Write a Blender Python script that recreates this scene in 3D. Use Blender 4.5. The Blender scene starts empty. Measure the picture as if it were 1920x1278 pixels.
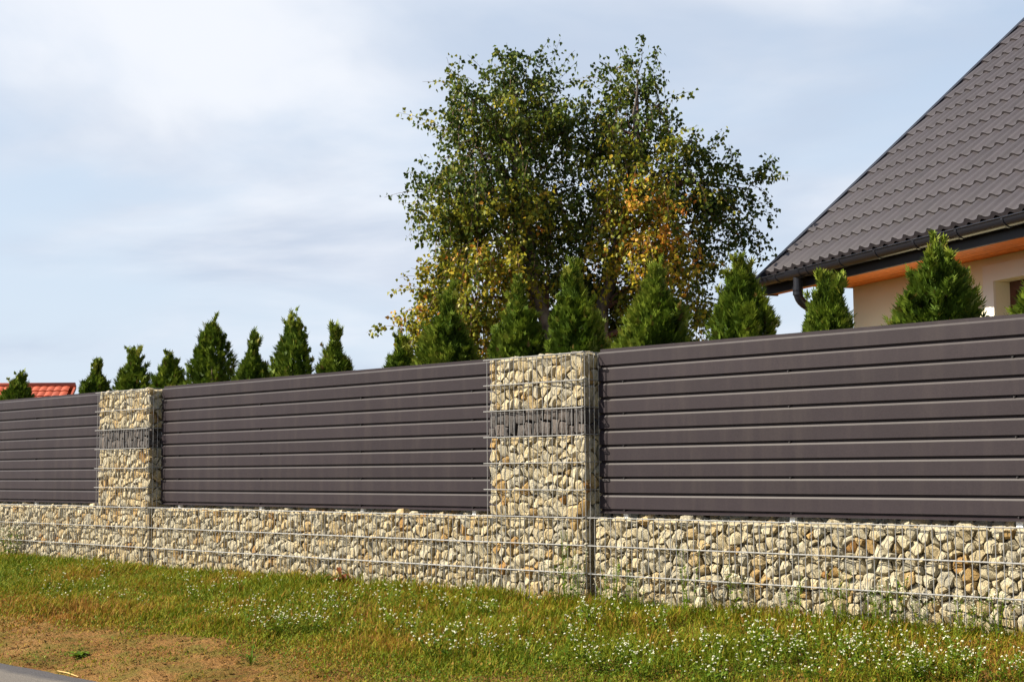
import bpy, math, random
import numpy as np
from mathutils import Vector, Matrix

SC = bpy.context.scene
COL = SC.collection
rnd = random.Random(7)
nrg = np.random.default_rng(11)

# ------------------------------------------------------------------ camera
# focal length, heading and position come from the regular 50 x 200 mm wire mesh of the baskets
FPX, YAW, PIT, ROL = 2817.3, -0.79666, 0.08734, -0.006285
CAM = Vector((7.4109, -8.0184, 0.948))
_f = Vector((math.sin(YAW)*math.cos(PIT), math.cos(YAW)*math.cos(PIT), math.sin(PIT)))
_r0 = Vector((math.cos(YAW), -math.sin(YAW), 0)); _u0 = _r0.cross(_f)
_r = _r0*math.cos(ROL) + _u0*math.sin(ROL); _u = -_r0*math.sin(ROL) + _u0*math.cos(ROL)
cd = bpy.data.cameras.new('camera'); cam = bpy.data.objects.new('camera', cd); COL.objects.link(cam)
cd.sensor_width = 36; cd.lens = FPX/1920*36; cd.clip_start = 0.05; cd.clip_end = 3000
m = Matrix.Identity(4)
for i in range(3): m[i][0] = _r[i]; m[i][1] = _u[i]; m[i][2] = -_f[i]; m[i][3] = CAM[i]
cam.matrix_world = m
SC.camera = cam
SC.render.resolution_x = 1024; SC.render.resolution_y = 681

# ------------------------------------------------------------------ sky and sun
SUNV = Vector((-0.76, -1.0, 0.95)).normalized()         # towards the sun
elev = math.asin(SUNV.z); az = math.atan2(SUNV.x, SUNV.y)
CLOUD_SHIFT = (0.4, 1.9, 0.0)
w = bpy.data.worlds.new('World'); SC.world = w; w.use_nodes = True
nt = w.node_tree; N = nt.nodes; L = nt.links; N.clear()
out = N.new('ShaderNodeOutputWorld'); bg = N.new('ShaderNodeBackground'); bg.inputs['Strength'].default_value = 0.072
sky = N.new('ShaderNodeTexSky'); sky.sky_type = 'NISHITA'; sky.sun_disc = False
sky.sun_elevation = elev; sky.sun_rotation = az; sky.air_density = 1.0; sky.dust_density = 1.5; sky.ozone_density = 1.4
tc = N.new('ShaderNodeTexCoord'); sep = N.new('ShaderNodeSeparateXYZ'); L.new(tc.outputs['Generated'], sep.inputs[0])
def wmath(op, a, b=None, c=None):
    n = N.new('ShaderNodeMath'); n.operation = op
    for k, v in enumerate((a, b, c)):
        if v is None: continue
        if hasattr(v, 'is_linked'): L.new(v, n.inputs[k])
        else: n.inputs[k].default_value = v
    return n.outputs[0]
zc = wmath('MAXIMUM', sep.outputs['Z'], 0.0)
den = wmath('ADD', zc, 0.16)
cv = N.new('ShaderNodeCombineXYZ'); L.new(wmath('DIVIDE', sep.outputs['X'], den), cv.inputs['X']); L.new(wmath('DIVIDE', sep.outputs['Y'], den), cv.inputs['Y'])
mp = N.new('ShaderNodeMapping'); mp.inputs['Location'].default_value = CLOUD_SHIFT
L.new(cv.outputs[0], mp.inputs['Vector'])
def wnoise(scale, detail, rough, dist, vec):
    n = N.new('ShaderNodeTexNoise'); n.inputs['Scale'].default_value = scale; n.inputs['Detail'].default_value = detail
    n.inputs['Roughness'].default_value = rough; n.inputs['Distortion'].default_value = dist; L.new(vec, n.inputs['Vector']); return n
def wramp(src, a, b, ca=(0, 0, 0, 1), cb=(1, 1, 1, 1)):
    r = N.new('ShaderNodeValToRGB'); r.color_ramp.elements[0].position = a; r.color_ramp.elements[1].position = b
    r.color_ramp.elements[0].color = ca; r.color_ramp.elements[1].color = cb; r.color_ramp.interpolation = 'EASE'
    L.new(src, r.inputs['Fac']); return r
n1 = wnoise(0.85, 8, 0.50, 0.3, mp.outputs['Vector'])
cover = wramp(n1.outputs['Fac'], 0.40, 0.62)
n2 = wnoise(1.15, 6, 0.5, 0.4, mp.outputs['Vector'])
tone = wramp(n2.outputs['Fac'], 0.36, 0.62, (3.4, 3.9, 4.75, 1), (5.3, 5.5, 5.9, 1))
haze = N.new('ShaderNodeMapRange'); haze.interpolation_type = 'SMOOTHSTEP'; L.new(zc, haze.inputs['Value'])
haze.inputs['From Min'].default_value = 0.0; haze.inputs['From Max'].default_value = 0.62; haze.inputs['To Min'].default_value = 0.92; haze.inputs['To Max'].default_value = 0.0
hz = N.new('ShaderNodeMixRGB'); hz.inputs['Color2'].default_value = (4.15, 4.75, 5.55, 1)
L.new(haze.outputs[0], hz.inputs['Fac']); L.new(sky.outputs['Color'], hz.inputs['Color1'])
mx = N.new('ShaderNodeMixRGB'); L.new(cover.outputs['Color'], mx.inputs['Fac']); L.new(hz.outputs['Color'], mx.inputs['Color1']); L.new(tone.outputs['Color'], mx.inputs['Color2'])
L.new(mx.outputs['Color'], bg.inputs['Color']); L.new(bg.outputs['Background'], out.inputs['Surface'])

sl = bpy.data.lights.new('sun', 'SUN'); sl.energy = 5.0; sl.angle = math.radians(0.53); sl.color = (1.0, 0.91, 0.74)
so = bpy.data.objects.new('sun', sl); COL.objects.link(so); so.location = SUNV*60
so.rotation_euler = (-SUNV).to_track_quat('-Z', 'Y').to_euler()
VS = SC.view_settings
VS.view_transform = 'Standard'; VS.look = 'None'; VS.exposure = 1.25; VS.gamma = 1.0; VS.use_curve_mapping = False

# ------------------------------------------------------------------ helpers
def ray(x, y): return _f + _r*((x-960)/FPX) + _u*((639-y)/FPX)
def at_y(x, y, Y): d = ray(x, y); return CAM + d*((Y-CAM.y)/d.y)
def at_z(x, y, Z): d = ray(x, y); return CAM + d*((Z-CAM.z)/d.z)
def at_depth(x, y, D): return CAM + ray(x, y)*D

def vnoise(x, y, scale, seed=0):
    """smooth value noise in 0..1 (numpy arrays)"""
    x = np.asarray(x, float)*scale + seed*17.31; y = np.asarray(y, float)*scale + seed*5.77
    xi = np.floor(x).astype(np.int64); yi = np.floor(y).astype(np.int64); fx = x-xi; fy = y-yi
    fx = fx*fx*(3-2*fx); fy = fy*fy*(3-2*fy)
    def h(a, b):
        n = (a*374761393 + b*668265263 + seed*1442695) & 0x7fffffff
        n = ((n ^ (n >> 13))*1274126177) & 0x7fffffff
        return ((n ^ (n >> 16)) & 0xffff)/65535.0
    return (h(xi, yi)*(1-fx)+h(xi+1, yi)*fx)*(1-fy) + (h(xi, yi+1)*(1-fx)+h(xi+1, yi+1)*fx)*fy

def mesh(name, verts, faces, mat=None, smooth=False, sharp=None, tone=None):
    me = bpy.data.meshes.new(name)
    me.from_pydata([tuple(v) for v in verts], [], faces)
    if mat: me.materials.append(mat)
    if smooth or sharp is not None:
        me.polygons.foreach_set('use_smooth', [True]*len(me.polygons))
        if sharp is not None: me.set_sharp_from_angle(angle=math.radians(sharp))
    if tone is not None:
        a = me.attributes.new('tone', 'FLOAT', 'POINT')
        a.data.foreach_set('value', [tone]*len(verts) if np.isscalar(tone) else list(tone))
    return me
def mesh_np(name, V, F, mat=None, smooth=False, attrs=None):
    """V (n,3), F (m,k) with k equal to 3 or 4"""
    me = bpy.data.meshes.new(name); n, k = len(F), F.shape[1]
    me.vertices.add(len(V)); me.vertices.foreach_set('co', V.astype(np.float32).ravel())
    me.loops.add(n*k); me.loops.foreach_set('vertex_index', F.astype(np.int32).ravel())
    me.polygons.add(n); me.polygons.foreach_set('loop_start', np.arange(0, n*k, k, dtype=np.int32))
    if smooth: me.polygons.foreach_set('use_smooth', np.ones(n, bool))
    me.update(calc_edges=True)
    if mat: me.materials.append(mat)
    for an, av in (attrs or {}).items():
        a = me.attributes.new(an, 'FLOAT', 'POINT'); a.data.foreach_set('value', np.asarray(av, np.float32))
    return me
def obj(name, me, parent=None, loc=(0, 0, 0), rot=(0, 0, 0), kind=None):
    o = bpy.data.objects.new(name, me); COL.objects.link(o); o.location = loc; o.rotation_euler = rot
    if parent is not None: o.parent = parent
    if kind: o['kind'] = kind
    return o
def thing(name, label, cat, loc=(0, 0, 0), rotz=0, group=None, me=None):
    o = obj(name, me, None, loc, (0, 0, rotz)); tag(o, label, cat, group); return o
def tag(o, label, cat, group=None):
    o['label'] = label; o['category'] = cat
    if group: o['group'] = group
    return o
def box_vf(x0, x1, y0, y1, z0, z1):
    v = [(x0, y0, z0), (x1, y0, z0), (x1, y1, z0), (x0, y1, z0), (x0, y0, z1), (x1, y0, z1), (x1, y1, z1), (x0, y1, z1)]
    return v, [(0, 3, 2, 1), (4, 5, 6, 7), (0, 1, 5, 4), (1, 2, 6, 5), (2, 3, 7, 6), (3, 0, 4, 7)]
def box(name, b, mat, parent=None, kind=None):
    v, f = box_vf(*b); return obj(name, mesh(name, v, f, mat), parent, kind=kind)
class MB:
    def __init__(s): s.v = []; s.f = []; s.t = []
    def add(s, v, f, t=0.0):
        o = len(s.v); s.v += [tuple(p) for p in v]; s.f += [tuple(i+o for i in q) for q in f]; s.t += [t]*len(v)
    def tube(s, pts, radii, n=8, t=0.0, cap=True):
        pts = [Vector(p) for p in pts]; v = []; f = []
        ref = None
        for i, p in enumerate(pts):
            d = (pts[min(i+1, len(pts)-1)] - pts[max(i-1, 0)]).normalized()
            if ref is None:
                ref = d.orthogonal().normalized()
            a = (ref - d*ref.dot(d))
            a = a.normalized() if a.length > 1e-5 else d.orthogonal().normalized()
            ref = a; b = d.cross(a); rr = radii[i] if hasattr(radii, '__len__') else radii
            for k in range(n):
                q = 2*math.pi*k/n; v.append(p + a*math.cos(q)*rr + b*math.sin(q)*rr)
        for i in range(len(pts)-1):
            for k in range(n):
                k2 = (k+1) % n; f.append((i*n+k, i*n+k2, (i+1)*n+k2, (i+1)*n+k))
        if cap: f.append(tuple(range(n-1, -1, -1))); f.append(tuple((len(pts)-1)*n+k for k in range(n)))
        s.add(v, f, t)
    def mesh(s, name, mat, **k): return mesh(name, s.v, s.f, mat, tone=s.t, **k)

# ------------------------------------------------------------------ materials
def newmat(name):
    mt = bpy.data.materials.new(name); mt.use_nodes = True
    nt = mt.node_tree; return mt, nt, nt.nodes['Principled BSDF']
def nd(nt, t, **k):
    n = nt.nodes.new(t)
    for a, b in k.items():
        if a in n.inputs: n.inputs[a].default_value = b
        else: setattr(n, a, b)
    return n
def noise(nt, scale, detail=3, rough=0.55, vec='Object', dist=0.0):
    n = nd(nt, 'ShaderNodeTexNoise', Scale=scale, Detail=detail, Roughness=rough, Distortion=dist)
    if vec == 'pos': g = nd(nt, 'ShaderNodeNewGeometry'); nt.links.new(g.outputs['Position'], n.inputs['Vector'])
    else: t = nd(nt, 'ShaderNodeTexCoord'); nt.links.new(t.outputs[vec], n.inputs['Vector'])
    return n
def ramp(nt, src, stops):
    r = nd(nt, 'ShaderNodeValToRGB'); e = r.color_ramp.elements
    while len(e) < len(stops): e.new(0.5)
    for i, (p, c) in enumerate(stops): e[i].position = p; e[i].color = (c if len(c) == 4 else (*c, 1)) if hasattr(c, '__len__') else (c, c, c, 1)
    nt.links.new(src, r.inputs['Fac']); return r
def mix(nt, fac, a, b, mode='MIX'):
    n = nd(nt, 'ShaderNodeMixRGB', blend_type=mode)
    for k, s in (('Fac', fac), ('Color1', a), ('Color2', b)):
        if hasattr(s, 'is_linked') or hasattr(s, 'links'): nt.links.new(s, n.inputs[k])
        elif hasattr(s, '__len__'): n.inputs[k].default_value = (*s, 1) if len(s) == 3 else s
        else: n.inputs[k].default_value = s
    return n.outputs['Color']
def bump(nt, bs, src, strength, dist):
    b = nd(nt, 'ShaderNodeBump', Strength=strength, Distance=dist); nt.links.new(src, b.inputs['Height']); nt.links.new(b.outputs['Normal'], bs.inputs['Normal']); return b
def attr(nt, name='tone'):
    a = nd(nt, 'ShaderNodeAttribute', attribute_name=name); return a.outputs['Fac']

def mat_stone():
    mt, nt, bs = newmat('stone')
    t = attr(nt)
    base = ramp(nt, t, [(0.0, (0.414, 0.377, 0.2883)), (0.30, (0.5174, 0.4583, 0.3252)), (0.60, (0.5027, 0.4213, 0.2661)), (0.80, (0.4731, 0.3548, 0.1848)), (0.93, (0.3992, 0.2587, 0.1035)), (1.0, (0.2957, 0.1478, 0.04435))])
    st = noise(nt, 17, 4, 0.65, 'pos', 0.6); stain = ramp(nt, st.outputs['Fac'], [(0.55, 0.0), (0.70, 0.7)])
    c = mix(nt, stain.outputs['Color'], base.outputs['Color'], (0.33, 0.22, 0.065))
    gr = noise(nt, 170, 5, 0.78, 'pos'); sp = ramp(nt, gr.outputs['Fac'], [(0.37, 0.36), (0.48, 0.92), (0.62, 1.2)])
    c = mix(nt, 1.0, c, sp.outputs['Color'], 'MULTIPLY')
    g2 = noise(nt, 38, 3, 0.6, 'pos'); sp2 = ramp(nt, g2.outputs['Fac'], [(0.3, 0.76), (0.65, 1.08)])
    c = mix(nt, 1.0, c, sp2.outputs['Color'], 'MULTIPLY')
    nt.links.new(c, bs.inputs['Base Color']); bs.inputs['Roughness'].default_value = 0.92; bs.inputs['Specular IOR Level'].default_value = 0.2
    hh = mix(nt, 0.5, gr.outputs['Fac'], g2.outputs['Fac']); bump(nt, bs, hh, 1.0, 0.02)
    return mt
def mat_slate():
    mt, nt, bs = newmat('dark_slate')
    base = ramp(nt, attr(nt), [(0, (0.03794, 0.03366, 0.03427)), (0.6, (0.06426, 0.05386, 0.05018)), (1, (0.0918, 0.07344, 0.06426))])
    n = noise(nt, 60, 4, 0.65, 'pos'); sp = ramp(nt, n.outputs['Fac'], [(0.3, 0.65), (0.7, 1.2)])
    nt.links.new(mix(nt, 1.0, base.outputs['Color'], sp.outputs['Color'], 'MULTIPLY'), bs.inputs['Base Color'])
    bs.inputs['Roughness'].default_value = 0.8; bump(nt, bs, n.outputs['Fac'], 0.7, 0.012); return mt
def mat_plain(name, col, rough=0.5, metal=0.0, nscale=0, lo=0.8, hi=1.15, bmp=0.0, bd=0.002, spec=0.5, vec='pos'):
    mt, nt, bs = newmat(name)
    bs.inputs['Base Color'].default_value = (*col, 1); bs.inputs['Roughness'].default_value = rough; bs.inputs['Metallic'].default_value = metal
    bs.inputs['Specular IOR Level'].default_value = spec
    if nscale:
        n = noise(nt, nscale, 4, 0.6, vec); sp = ramp(nt, n.outputs['Fac'], [(0.3, lo), (0.7, hi)])
        nt.links.new(mix(nt, 1.0, (*col, 1), sp.outputs['Color'], 'MULTIPLY'), bs.inputs['Base Color'])
        if bmp: bump(nt, bs, n.outputs['Fac'], bmp, bd)
    return mt
def mat_coated():
    mt, nt, bs = newmat('coated_sheet')
    g = noise(nt, 420, 2, 0.6, 'pos'); a = ramp(nt, g.outputs['Fac'], [(0.35, (0.0165, 0.0128, 0.0158)), (0.65, (0.0288, 0.0226, 0.0272))])
    d = noise(nt, 1.6, 4, 0.6, 'pos'); s = ramp(nt, d.outputs['Fac'], [(0.3, 0.93), (0.7, 1.07)])
    nt.links.new(mix(nt, 1.0, a.outputs['Color'], s.outputs['Color'], 'MULTIPLY'), bs.inputs['Base Color'])
    bs.inputs['Roughness'].default_value = 0.42; bs.inputs['Specular IOR Level'].default_value = 0.18
    bump(nt, bs, g.outputs['Fac'], 0.12, 0.001); return mt
def vary_pieces(mt, amount, dust=None):
    nt = mt.node_tree; bs = nt.nodes['Principled BSDF']; lk = bs.inputs['Base Color'].links[0]; src = lk.from_socket
    oi = nd(nt, 'ShaderNodeObjectInfo'); mr = nd(nt, 'ShaderNodeMapRange'); nt.links.new(oi.outputs['Random'], mr.inputs['Value'])
    mr.inputs['To Min'].default_value = 1-amount; mr.inputs['To Max'].default_value = 1+amount
    c = mix(nt, 1.0, src, mr.outputs[0], 'MULTIPLY')
    if dust:
        g = nd(nt, 'ShaderNodeNewGeometry'); mp_ = nd(nt, 'ShaderNodeMapping'); mp_.inputs['Scale'].default_value = (9, 9, 1.1); nt.links.new(g.outputs['Position'], mp_.inputs['Vector'])
        n_ = nd(nt, 'ShaderNodeTexNoise', Scale=1.0, Detail=5, Roughness=0.65); nt.links.new(mp_.outputs[0], n_.inputs['Vector'])
        f_ = ramp(nt, n_.outputs['Fac'], [(0.48, 0.0), (0.74, 0.16)]); c = mix(nt, f_.outputs['Color'], c, dust)
    nt.links.new(c, bs.inputs['Base Color'])
def mat_leaf(name, stops, rough=0.55, trans=0.35, nscale=1.3, namt=0.35):
    mt, nt, bs = newmat(name)
    n = noise(nt, nscale, 3, 0.6, 'pos')
    md = nd(nt, 'ShaderNodeMath', operation='MULTIPLY_ADD'); md.inputs[1].default_value = namt; 
    sub = nd(nt, 'ShaderNodeMath', operation='SUBTRACT'); nt.links.new(n.outputs['Fac'], sub.inputs[0]); sub.inputs[1].default_value = 0.5
    nt.links.new(sub.outputs[0], md.inputs[0]); nt.links.new(attr(nt), md.inputs[2])
    c = ramp(nt, md.outputs[0], stops)
    nt.links.new(c.outputs['Color'], bs.inputs['Base Color']); bs.inputs['Roughness'].default_value = rough; bs.inputs['Specular IOR Level'].default_value = 0.15
    tr = nd(nt, 'ShaderNodeBsdfTranslucent'); nt.links.new(c.outputs['Color'], tr.inputs['Color'])
    ms = nd(nt, 'ShaderNodeMixShader', Fac=trans); o = nt.nodes['Material Output']
    nt.links.new(bs.outputs[0], ms.inputs[1]); nt.links.new(tr.outputs[0], ms.inputs[2]); nt.links.new(ms.outputs[0], o.inputs['Surface'])
    return mt

def _late(): 
    vary_pieces(M_COAT, 0.07, (0.075, 0.062, 0.055)); vary_pieces(M_TILE, 0.10, (0.06, 0.055, 0.05)); vary_pieces(M_RED, 0.22)
M_STONE = mat_stone(); M_SLATE = mat_slate(); M_COAT = mat_coated()
M_WIRE = mat_plain('galvanised_wire', (0.3034, 0.3034, 0.3034), 0.42, 0.35, 90, 0.75, 1.15)
M_POST = mat_plain('galvanised_post', (0.62, 0.64, 0.66), 0.45, 0.3, 30, 0.85, 1.1)
M_SCREW = mat_plain('painted_screw', (0.02, 0.018, 0.02), 0.4)
M_TILE = mat_plain('coated_roof_tile', (0.0335, 0.0285, 0.0345), 0.5, 0.0, 7, 0.9, 1.1)
M_FLASH = mat_plain('eave_flashing', (0.084, 0.0735, 0.077), 0.4, 0.0, 7, 0.9, 1.1)
M_TRIM = mat_plain('anthracite_trim', (0.0128, 0.0136, 0.0192), 0.4, 0.0, 5, 0.9, 1.1, spec=0.25)
M_GUT = mat_plain('gutter_plastic', (0.0112, 0.012, 0.0168), 0.3, spec=0.3)
M_SOFF = mat_plain('varnished_pine', (0.62, 0.165, 0.018), 0.5, 0.0, 22, 0.75, 1.15, spec=0.2)
M_WALL = mat_plain('cream_render', (0.76, 0.71, 0.50), 0.9, 0.0, 260, 0.93, 1.05, 0.25, 0.002)
M_SURR = mat_plain('pale_render', (0.7459, 0.7258, 0.625), 0.9, 0.0, 260, 0.95, 1.04, 0.2, 0.002)
M_FRAME = mat_plain('brown_window_frame', (0.085, 0.022, 0.014), 0.4)
M_GLASS = mat_plain('window_glass', (0.02, 0.025, 0.03), 0.05)
M_RED = mat_plain('red_roof_tile', (0.3267, 0.0527, 0.01844), 0.6, 0.0, 2.5, 0.8, 1.15)
M_BARK = mat_plain('bark', (0.104, 0.068, 0.048), 0.9, 0.0, 30, 0.6, 1.3, 0.6, 0.01)
M_TWIG = mat_plain('twig', (0.10, 0.05, 0.035), 0.85, 0.0, 20, 0.7, 1.2)
M_BIRCHBARK = mat_plain('birch_bark', (0.12, 0.102, 0.09), 0.85, 0.0, 9, 0.35, 1.3, 0.4, 0.01)
M_BLEAF = mat_leaf('birch_leaf', [(0.0, (0.02509, 0.04767, 0.01004)), (0.35, (0.07777, 0.1129, 0.01505)), (0.62, (0.2195, 0.2195, 0.02007)), (0.85, (0.3763, 0.2885, 0.02509)), (1.0, (0.4516, 0.1756, 0.03136))], 0.4, 0.3, 1.1, 0.42)
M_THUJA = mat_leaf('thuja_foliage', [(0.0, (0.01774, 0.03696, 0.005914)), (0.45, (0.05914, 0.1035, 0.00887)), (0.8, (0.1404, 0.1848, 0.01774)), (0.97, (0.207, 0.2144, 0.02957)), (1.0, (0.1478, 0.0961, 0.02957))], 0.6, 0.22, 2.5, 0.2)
M_GRASS = mat_leaf('verge_grass_blades', [(0.0, (0.0678, 0.113, 0.00452)), (0.40, (0.1412, 0.1751, 0.00678)), (0.62, (0.226, 0.2034, 0.01243)), (0.80, (0.2599, 0.1638, 0.02034)), (1.0, (0.2712, 0.1243, 0.02825))], 0.7, 0.3, 1.7, 0.4)
M_WEED = mat_leaf('weed_leaf', [(0.0, (0.0392, 0.0896, 0.0056)), (0.45, (0.0952, 0.1568, 0.00896)), (0.75, (0.1904, 0.2016, 0.01568)), (1.0, (0.2352, 0.1344, 0.0224))], 0.6, 0.3, 6, 0.3)
M_PETAL = mat_plain('white_petals', (0.68, 0.68, 0.527), 0.7)
M_STRAW = mat_plain('dry_straw', (0.375, 0.2475, 0.075), 0.8, 0.0, 30, 0.8, 1.2)
M_RUST = mat_leaf('dock_leaf', [(0.0, (0.12, 0.05, 0.02)), (1.0, (0.22, 0.06, 0.03))], 0.6, 0.2)

_late()
def mat_ground():
    mt, nt, bs = newmat('soil')
    a = noise(nt, 1.7, 5, 0.6, 'pos'); c1 = ramp(nt, a.outputs['Fac'], [(0.28, (0.1232, 0.05816, 0.01642)), (0.5, (0.2053, 0.104, 0.03148)), (0.72, (0.2737, 0.154, 0.05611))])
    b = noise(nt, 42, 4, 0.7, 'pos'); s = ramp(nt, b.outputs['Fac'], [(0.30, 0.40), (0.5, 0.95), (0.72, 1.3)])
    c = mix(nt, 1.0, c1.outputs['Color'], s.outputs['Color'], 'MULTIPLY')
    v = noise(nt, 5, 4, 0.65, 'pos'); mo = ramp(nt, v.outputs['Fac'], [(0.46, 0.0), (0.64, 0.7)])
    c = mix(nt, mo.outputs['Color'], c, (0.11, 0.10, 0.017))
    nt.links.new(c, bs.inputs['Base Color']); bs.inputs['Roughness'].default_value = 0.95; bs.inputs['Specular IOR Level'].default_value = 0.1
    h = mix(nt, 0.4, b.outputs['Fac'], v.outputs['Fac']); bump(nt, bs, h, 1.0, 0.06); return mt
def mat_asphalt():
    mt, nt, bs = newmat('asphalt')
    g = noise(nt, 190, 3, 0.7, 'pos'); c1 = ramp(nt, g.outputs['Fac'], [(0.3, (0.06739, 0.06178, 0.05897)), (0.52, (0.146, 0.132, 0.1207)), (0.72, (0.2359, 0.2134, 0.1909))])
    # strip of darker colour along the laid edge
    geo = nd(nt, 'ShaderNodeNewGeometry'); sx = nd(nt, 'ShaderNodeSeparateXYZ'); nt.links.new(geo.outputs['Position'], sx.inputs[0])
    wv = noise(nt, 3.5, 3, 0.6, 'pos'); ad = nd(nt, 'ShaderNodeMath', operation='MULTIPLY_ADD'); ad.inputs[1].default_value = 0.16
    nt.links.new(wv.outputs['Fac'], ad.inputs[0]); nt.links.new(sx.outputs['Y'], ad.inputs[2])
    mr = nd(nt, 'ShaderNodeMapRange'); nt.links.new(ad.outputs[0], mr.inputs['Value'])
    mr.inputs['From Min'].default_value = -3.24; mr.inputs['From Max'].default_value = -3.15; mr.inputs['To Min'].default_value = 0; mr.inputs['To Max'].default_value = 0.75
    c = mix(nt, mr.outputs[0], c1.outputs['Color'], (0.055, 0.055, 0.065))
    nt.links.new(c, bs.inputs['Base Color']); bs.inputs['Roughness'].default_value = 0.95; bs.inputs['Specular IOR Level'].default_value = 0.1; bump(nt, bs, g.outputs['Fac'], 0.7, 0.006); return mt
M_SOIL = mat_ground(); M_ASPH = mat_asphalt()

# ------------------------------------------------------------------ ground and road
ROAD_Z = -0.36
def gz(x, y):
    x = np.asarray(x, float); y = np.asarray(y, float)
    t = np.clip(-y/3.1, 0, 1); z = -0.36*t**1.25
    z = np.where(y < -3.1, -0.36 - 0.05*np.clip((-3.1-y)/0.15, 0, 1), z)
    z = np.where(y < -8.6, -0.41 + 0.15*np.clip((-8.6-y)/1.5, 0, 1), z)
    z = np.where(y > 0.33, 0.70*np.clip((y-0.33)/0.03, 0, 1)*np.clip((3.4-y)/1.4, 0, 1), z)  # unseen rise behind the wall, added so the gap under the panels stays dark
    amp = np.clip(-y/0.4, 0, 1)*np.clip((y+3.35)/0.3, 0, 1)
    return z + amp*(0.045*(vnoise(x, y, 1.3, 1)-0.5) + 0.03*(vnoise(x, y, 4.5, 2)-0.5) + 0.014*(vnoise(x, y, 15, 3)-0.5)) - 0.008*amp
def gz1(x, y): return float(gz(np.array([x]), np.array([y]))[0])
def axis(parts):
    a = []
    for lo, hi, st in parts: a += list(np.arange(lo, hi, st))
    return np.array(a)
gx = axis([(-900, -60, 60), (-60, -14, 4), (-14, 6, 0.06), (6, 60, 3), (60, 901, 60)])
gy = axis([(-600, -30, 40), (-30, -9, 1.5), (-9, -3.6, 0.5), (-3.6, 0.0, 0.05), (0.0, 0.3, 0.1), (0.33, 0.36, 0.015), (0.36, 3.6, 0.2), (3.6, 30, 4), (30, 1501, 70)])
GX, GY = np.meshgrid(gx, gy); GZ = gz(GX, GY)
nx, ny = len(gx), len(gy); idx = np.arange(nx*ny).reshape(ny, nx)
GF = np.stack([idx[:-1, :-1], idx[:-1, 1:], idx[1:, 1:], idx[1:, :-1]], -1).reshape(-1, 4)
obj('ground', mesh_np('ground', np.stack([GX, GY, GZ], -1).reshape(-1, 3), GF, M_SOIL, True), kind='structure')

rx = axis([(-400, -12, 40), (-12, 6, 0.08), (6, 401, 40)])
ed = -3.10 + 0.05*(vnoise(rx, rx*0, 1.6, 4)-0.5) + 0.03*(vnoise(rx, rx*0, 9, 5)-0.5)
V = []; 
for k, x in enumerate(rx): V += [(x, ed[k]+0.012, -0.45), (x, ed[k], ROAD_Z-0.004), (x, ed[k]-0.03, ROAD_Z), (x, -5.8, ROAD_Z+0.05), (x, -8.6, ROAD_Z), (x, -8.61, -0.45)]
F = []
for k in range(len(rx)-1):
    for j in range(5): a = k*6+j; F.append((a, a+1, a+7, a+6))
obj('road', mesh('road', V, F, M_ASPH), kind='structure')

# ------------------------------------------------------------------ stones
def clip_poly(poly, nx_, ny_, c):
    out = []
    for i in range(len(poly)):
        p = poly[i]; q = poly[(i+1) % len(poly)]; dp = p[0]*nx_+p[1]*ny_-c; dq = q[0]*nx_+q[1]*ny_-c
        if dp <= 0: out.append(p)
        if (dp < 0 < dq) or (dq < 0 < dp):
            s = dp/(dp-dq); out.append((p[0]+(q[0]-p[0])*s, p[1]+(q[1]-p[1])*s))
    return out
def cells(x0, x1, y0, y1, cell, rg, stretch=1.0, vary=0.72):
    """irregular packed outlines filling a rectangle: a power diagram of jittered seeds"""
    cx, cy = cell*stretch, cell/stretch; nx_ = max(1, round((x1-x0)/cx)); ny_ = max(1, round((y1-y0)/cy)); P = []
    for j in range(ny_):
        for i in range(nx_):
            if rg.random() < 0.06: continue
            P.append((x0+(i+0.5*(j % 2)*0.8+0.3+rg.uniform(-.46, .46)+0.1)*(x1-x0)/nx_, y0+(j+0.5+rg.uniform(-.44, .44))*(y1-y0)/ny_, (cell*rg.uniform(0, vary)**0.8)**2))
    P = [(min(max(a, x0+0.008), x1-0.008), b, c) for a, b, c in P]
    grid = {}; gs = cell*2
    for i, p in enumerate(P): grid.setdefault((int(p[0]//gs), int(p[1]//gs)), []).append(i)
    res = []
    for i, p in enumerate(P):
        poly = [(x0, y0), (x1, y0), (x1, y1), (x0, y1)]
        gi, gj = int(p[0]//gs), int(p[1]//gs)
        for a in range(gi-2, gi+3):
            for b in range(gj-2, gj+3):
                for k in grid.get((a, b), ()):
                    if k == i: continue
                    q = P[k]; dx, dy = q[0]-p[0], q[1]-p[1]
                    if dx*dx+dy*dy < 1e-8: continue
                    c = (q[0]**2+q[1]**2-q[2]-p[0]**2-p[1]**2+p[2])/2
                    poly = clip_poly(poly, dx, dy, c)
                    if len(poly) < 3: break
                if len(poly) < 3: break
            if len(poly) < 3: break
        if len(poly) < 3: continue
        # drop very short edges
        pp = [poly[k] for k in range(len(poly)) if math.dist(poly[k], poly[k-1]) > cell*0.13]
        if len(pp) < 3: continue
        ar = abs(sum(pp[k-1][0]*pp[k][1]-pp[k][0]*pp[k-1][1] for k in range(len(pp))))/2
        if ar > cell*cell*0.08: res.append((pp, ar))
    return res
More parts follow.
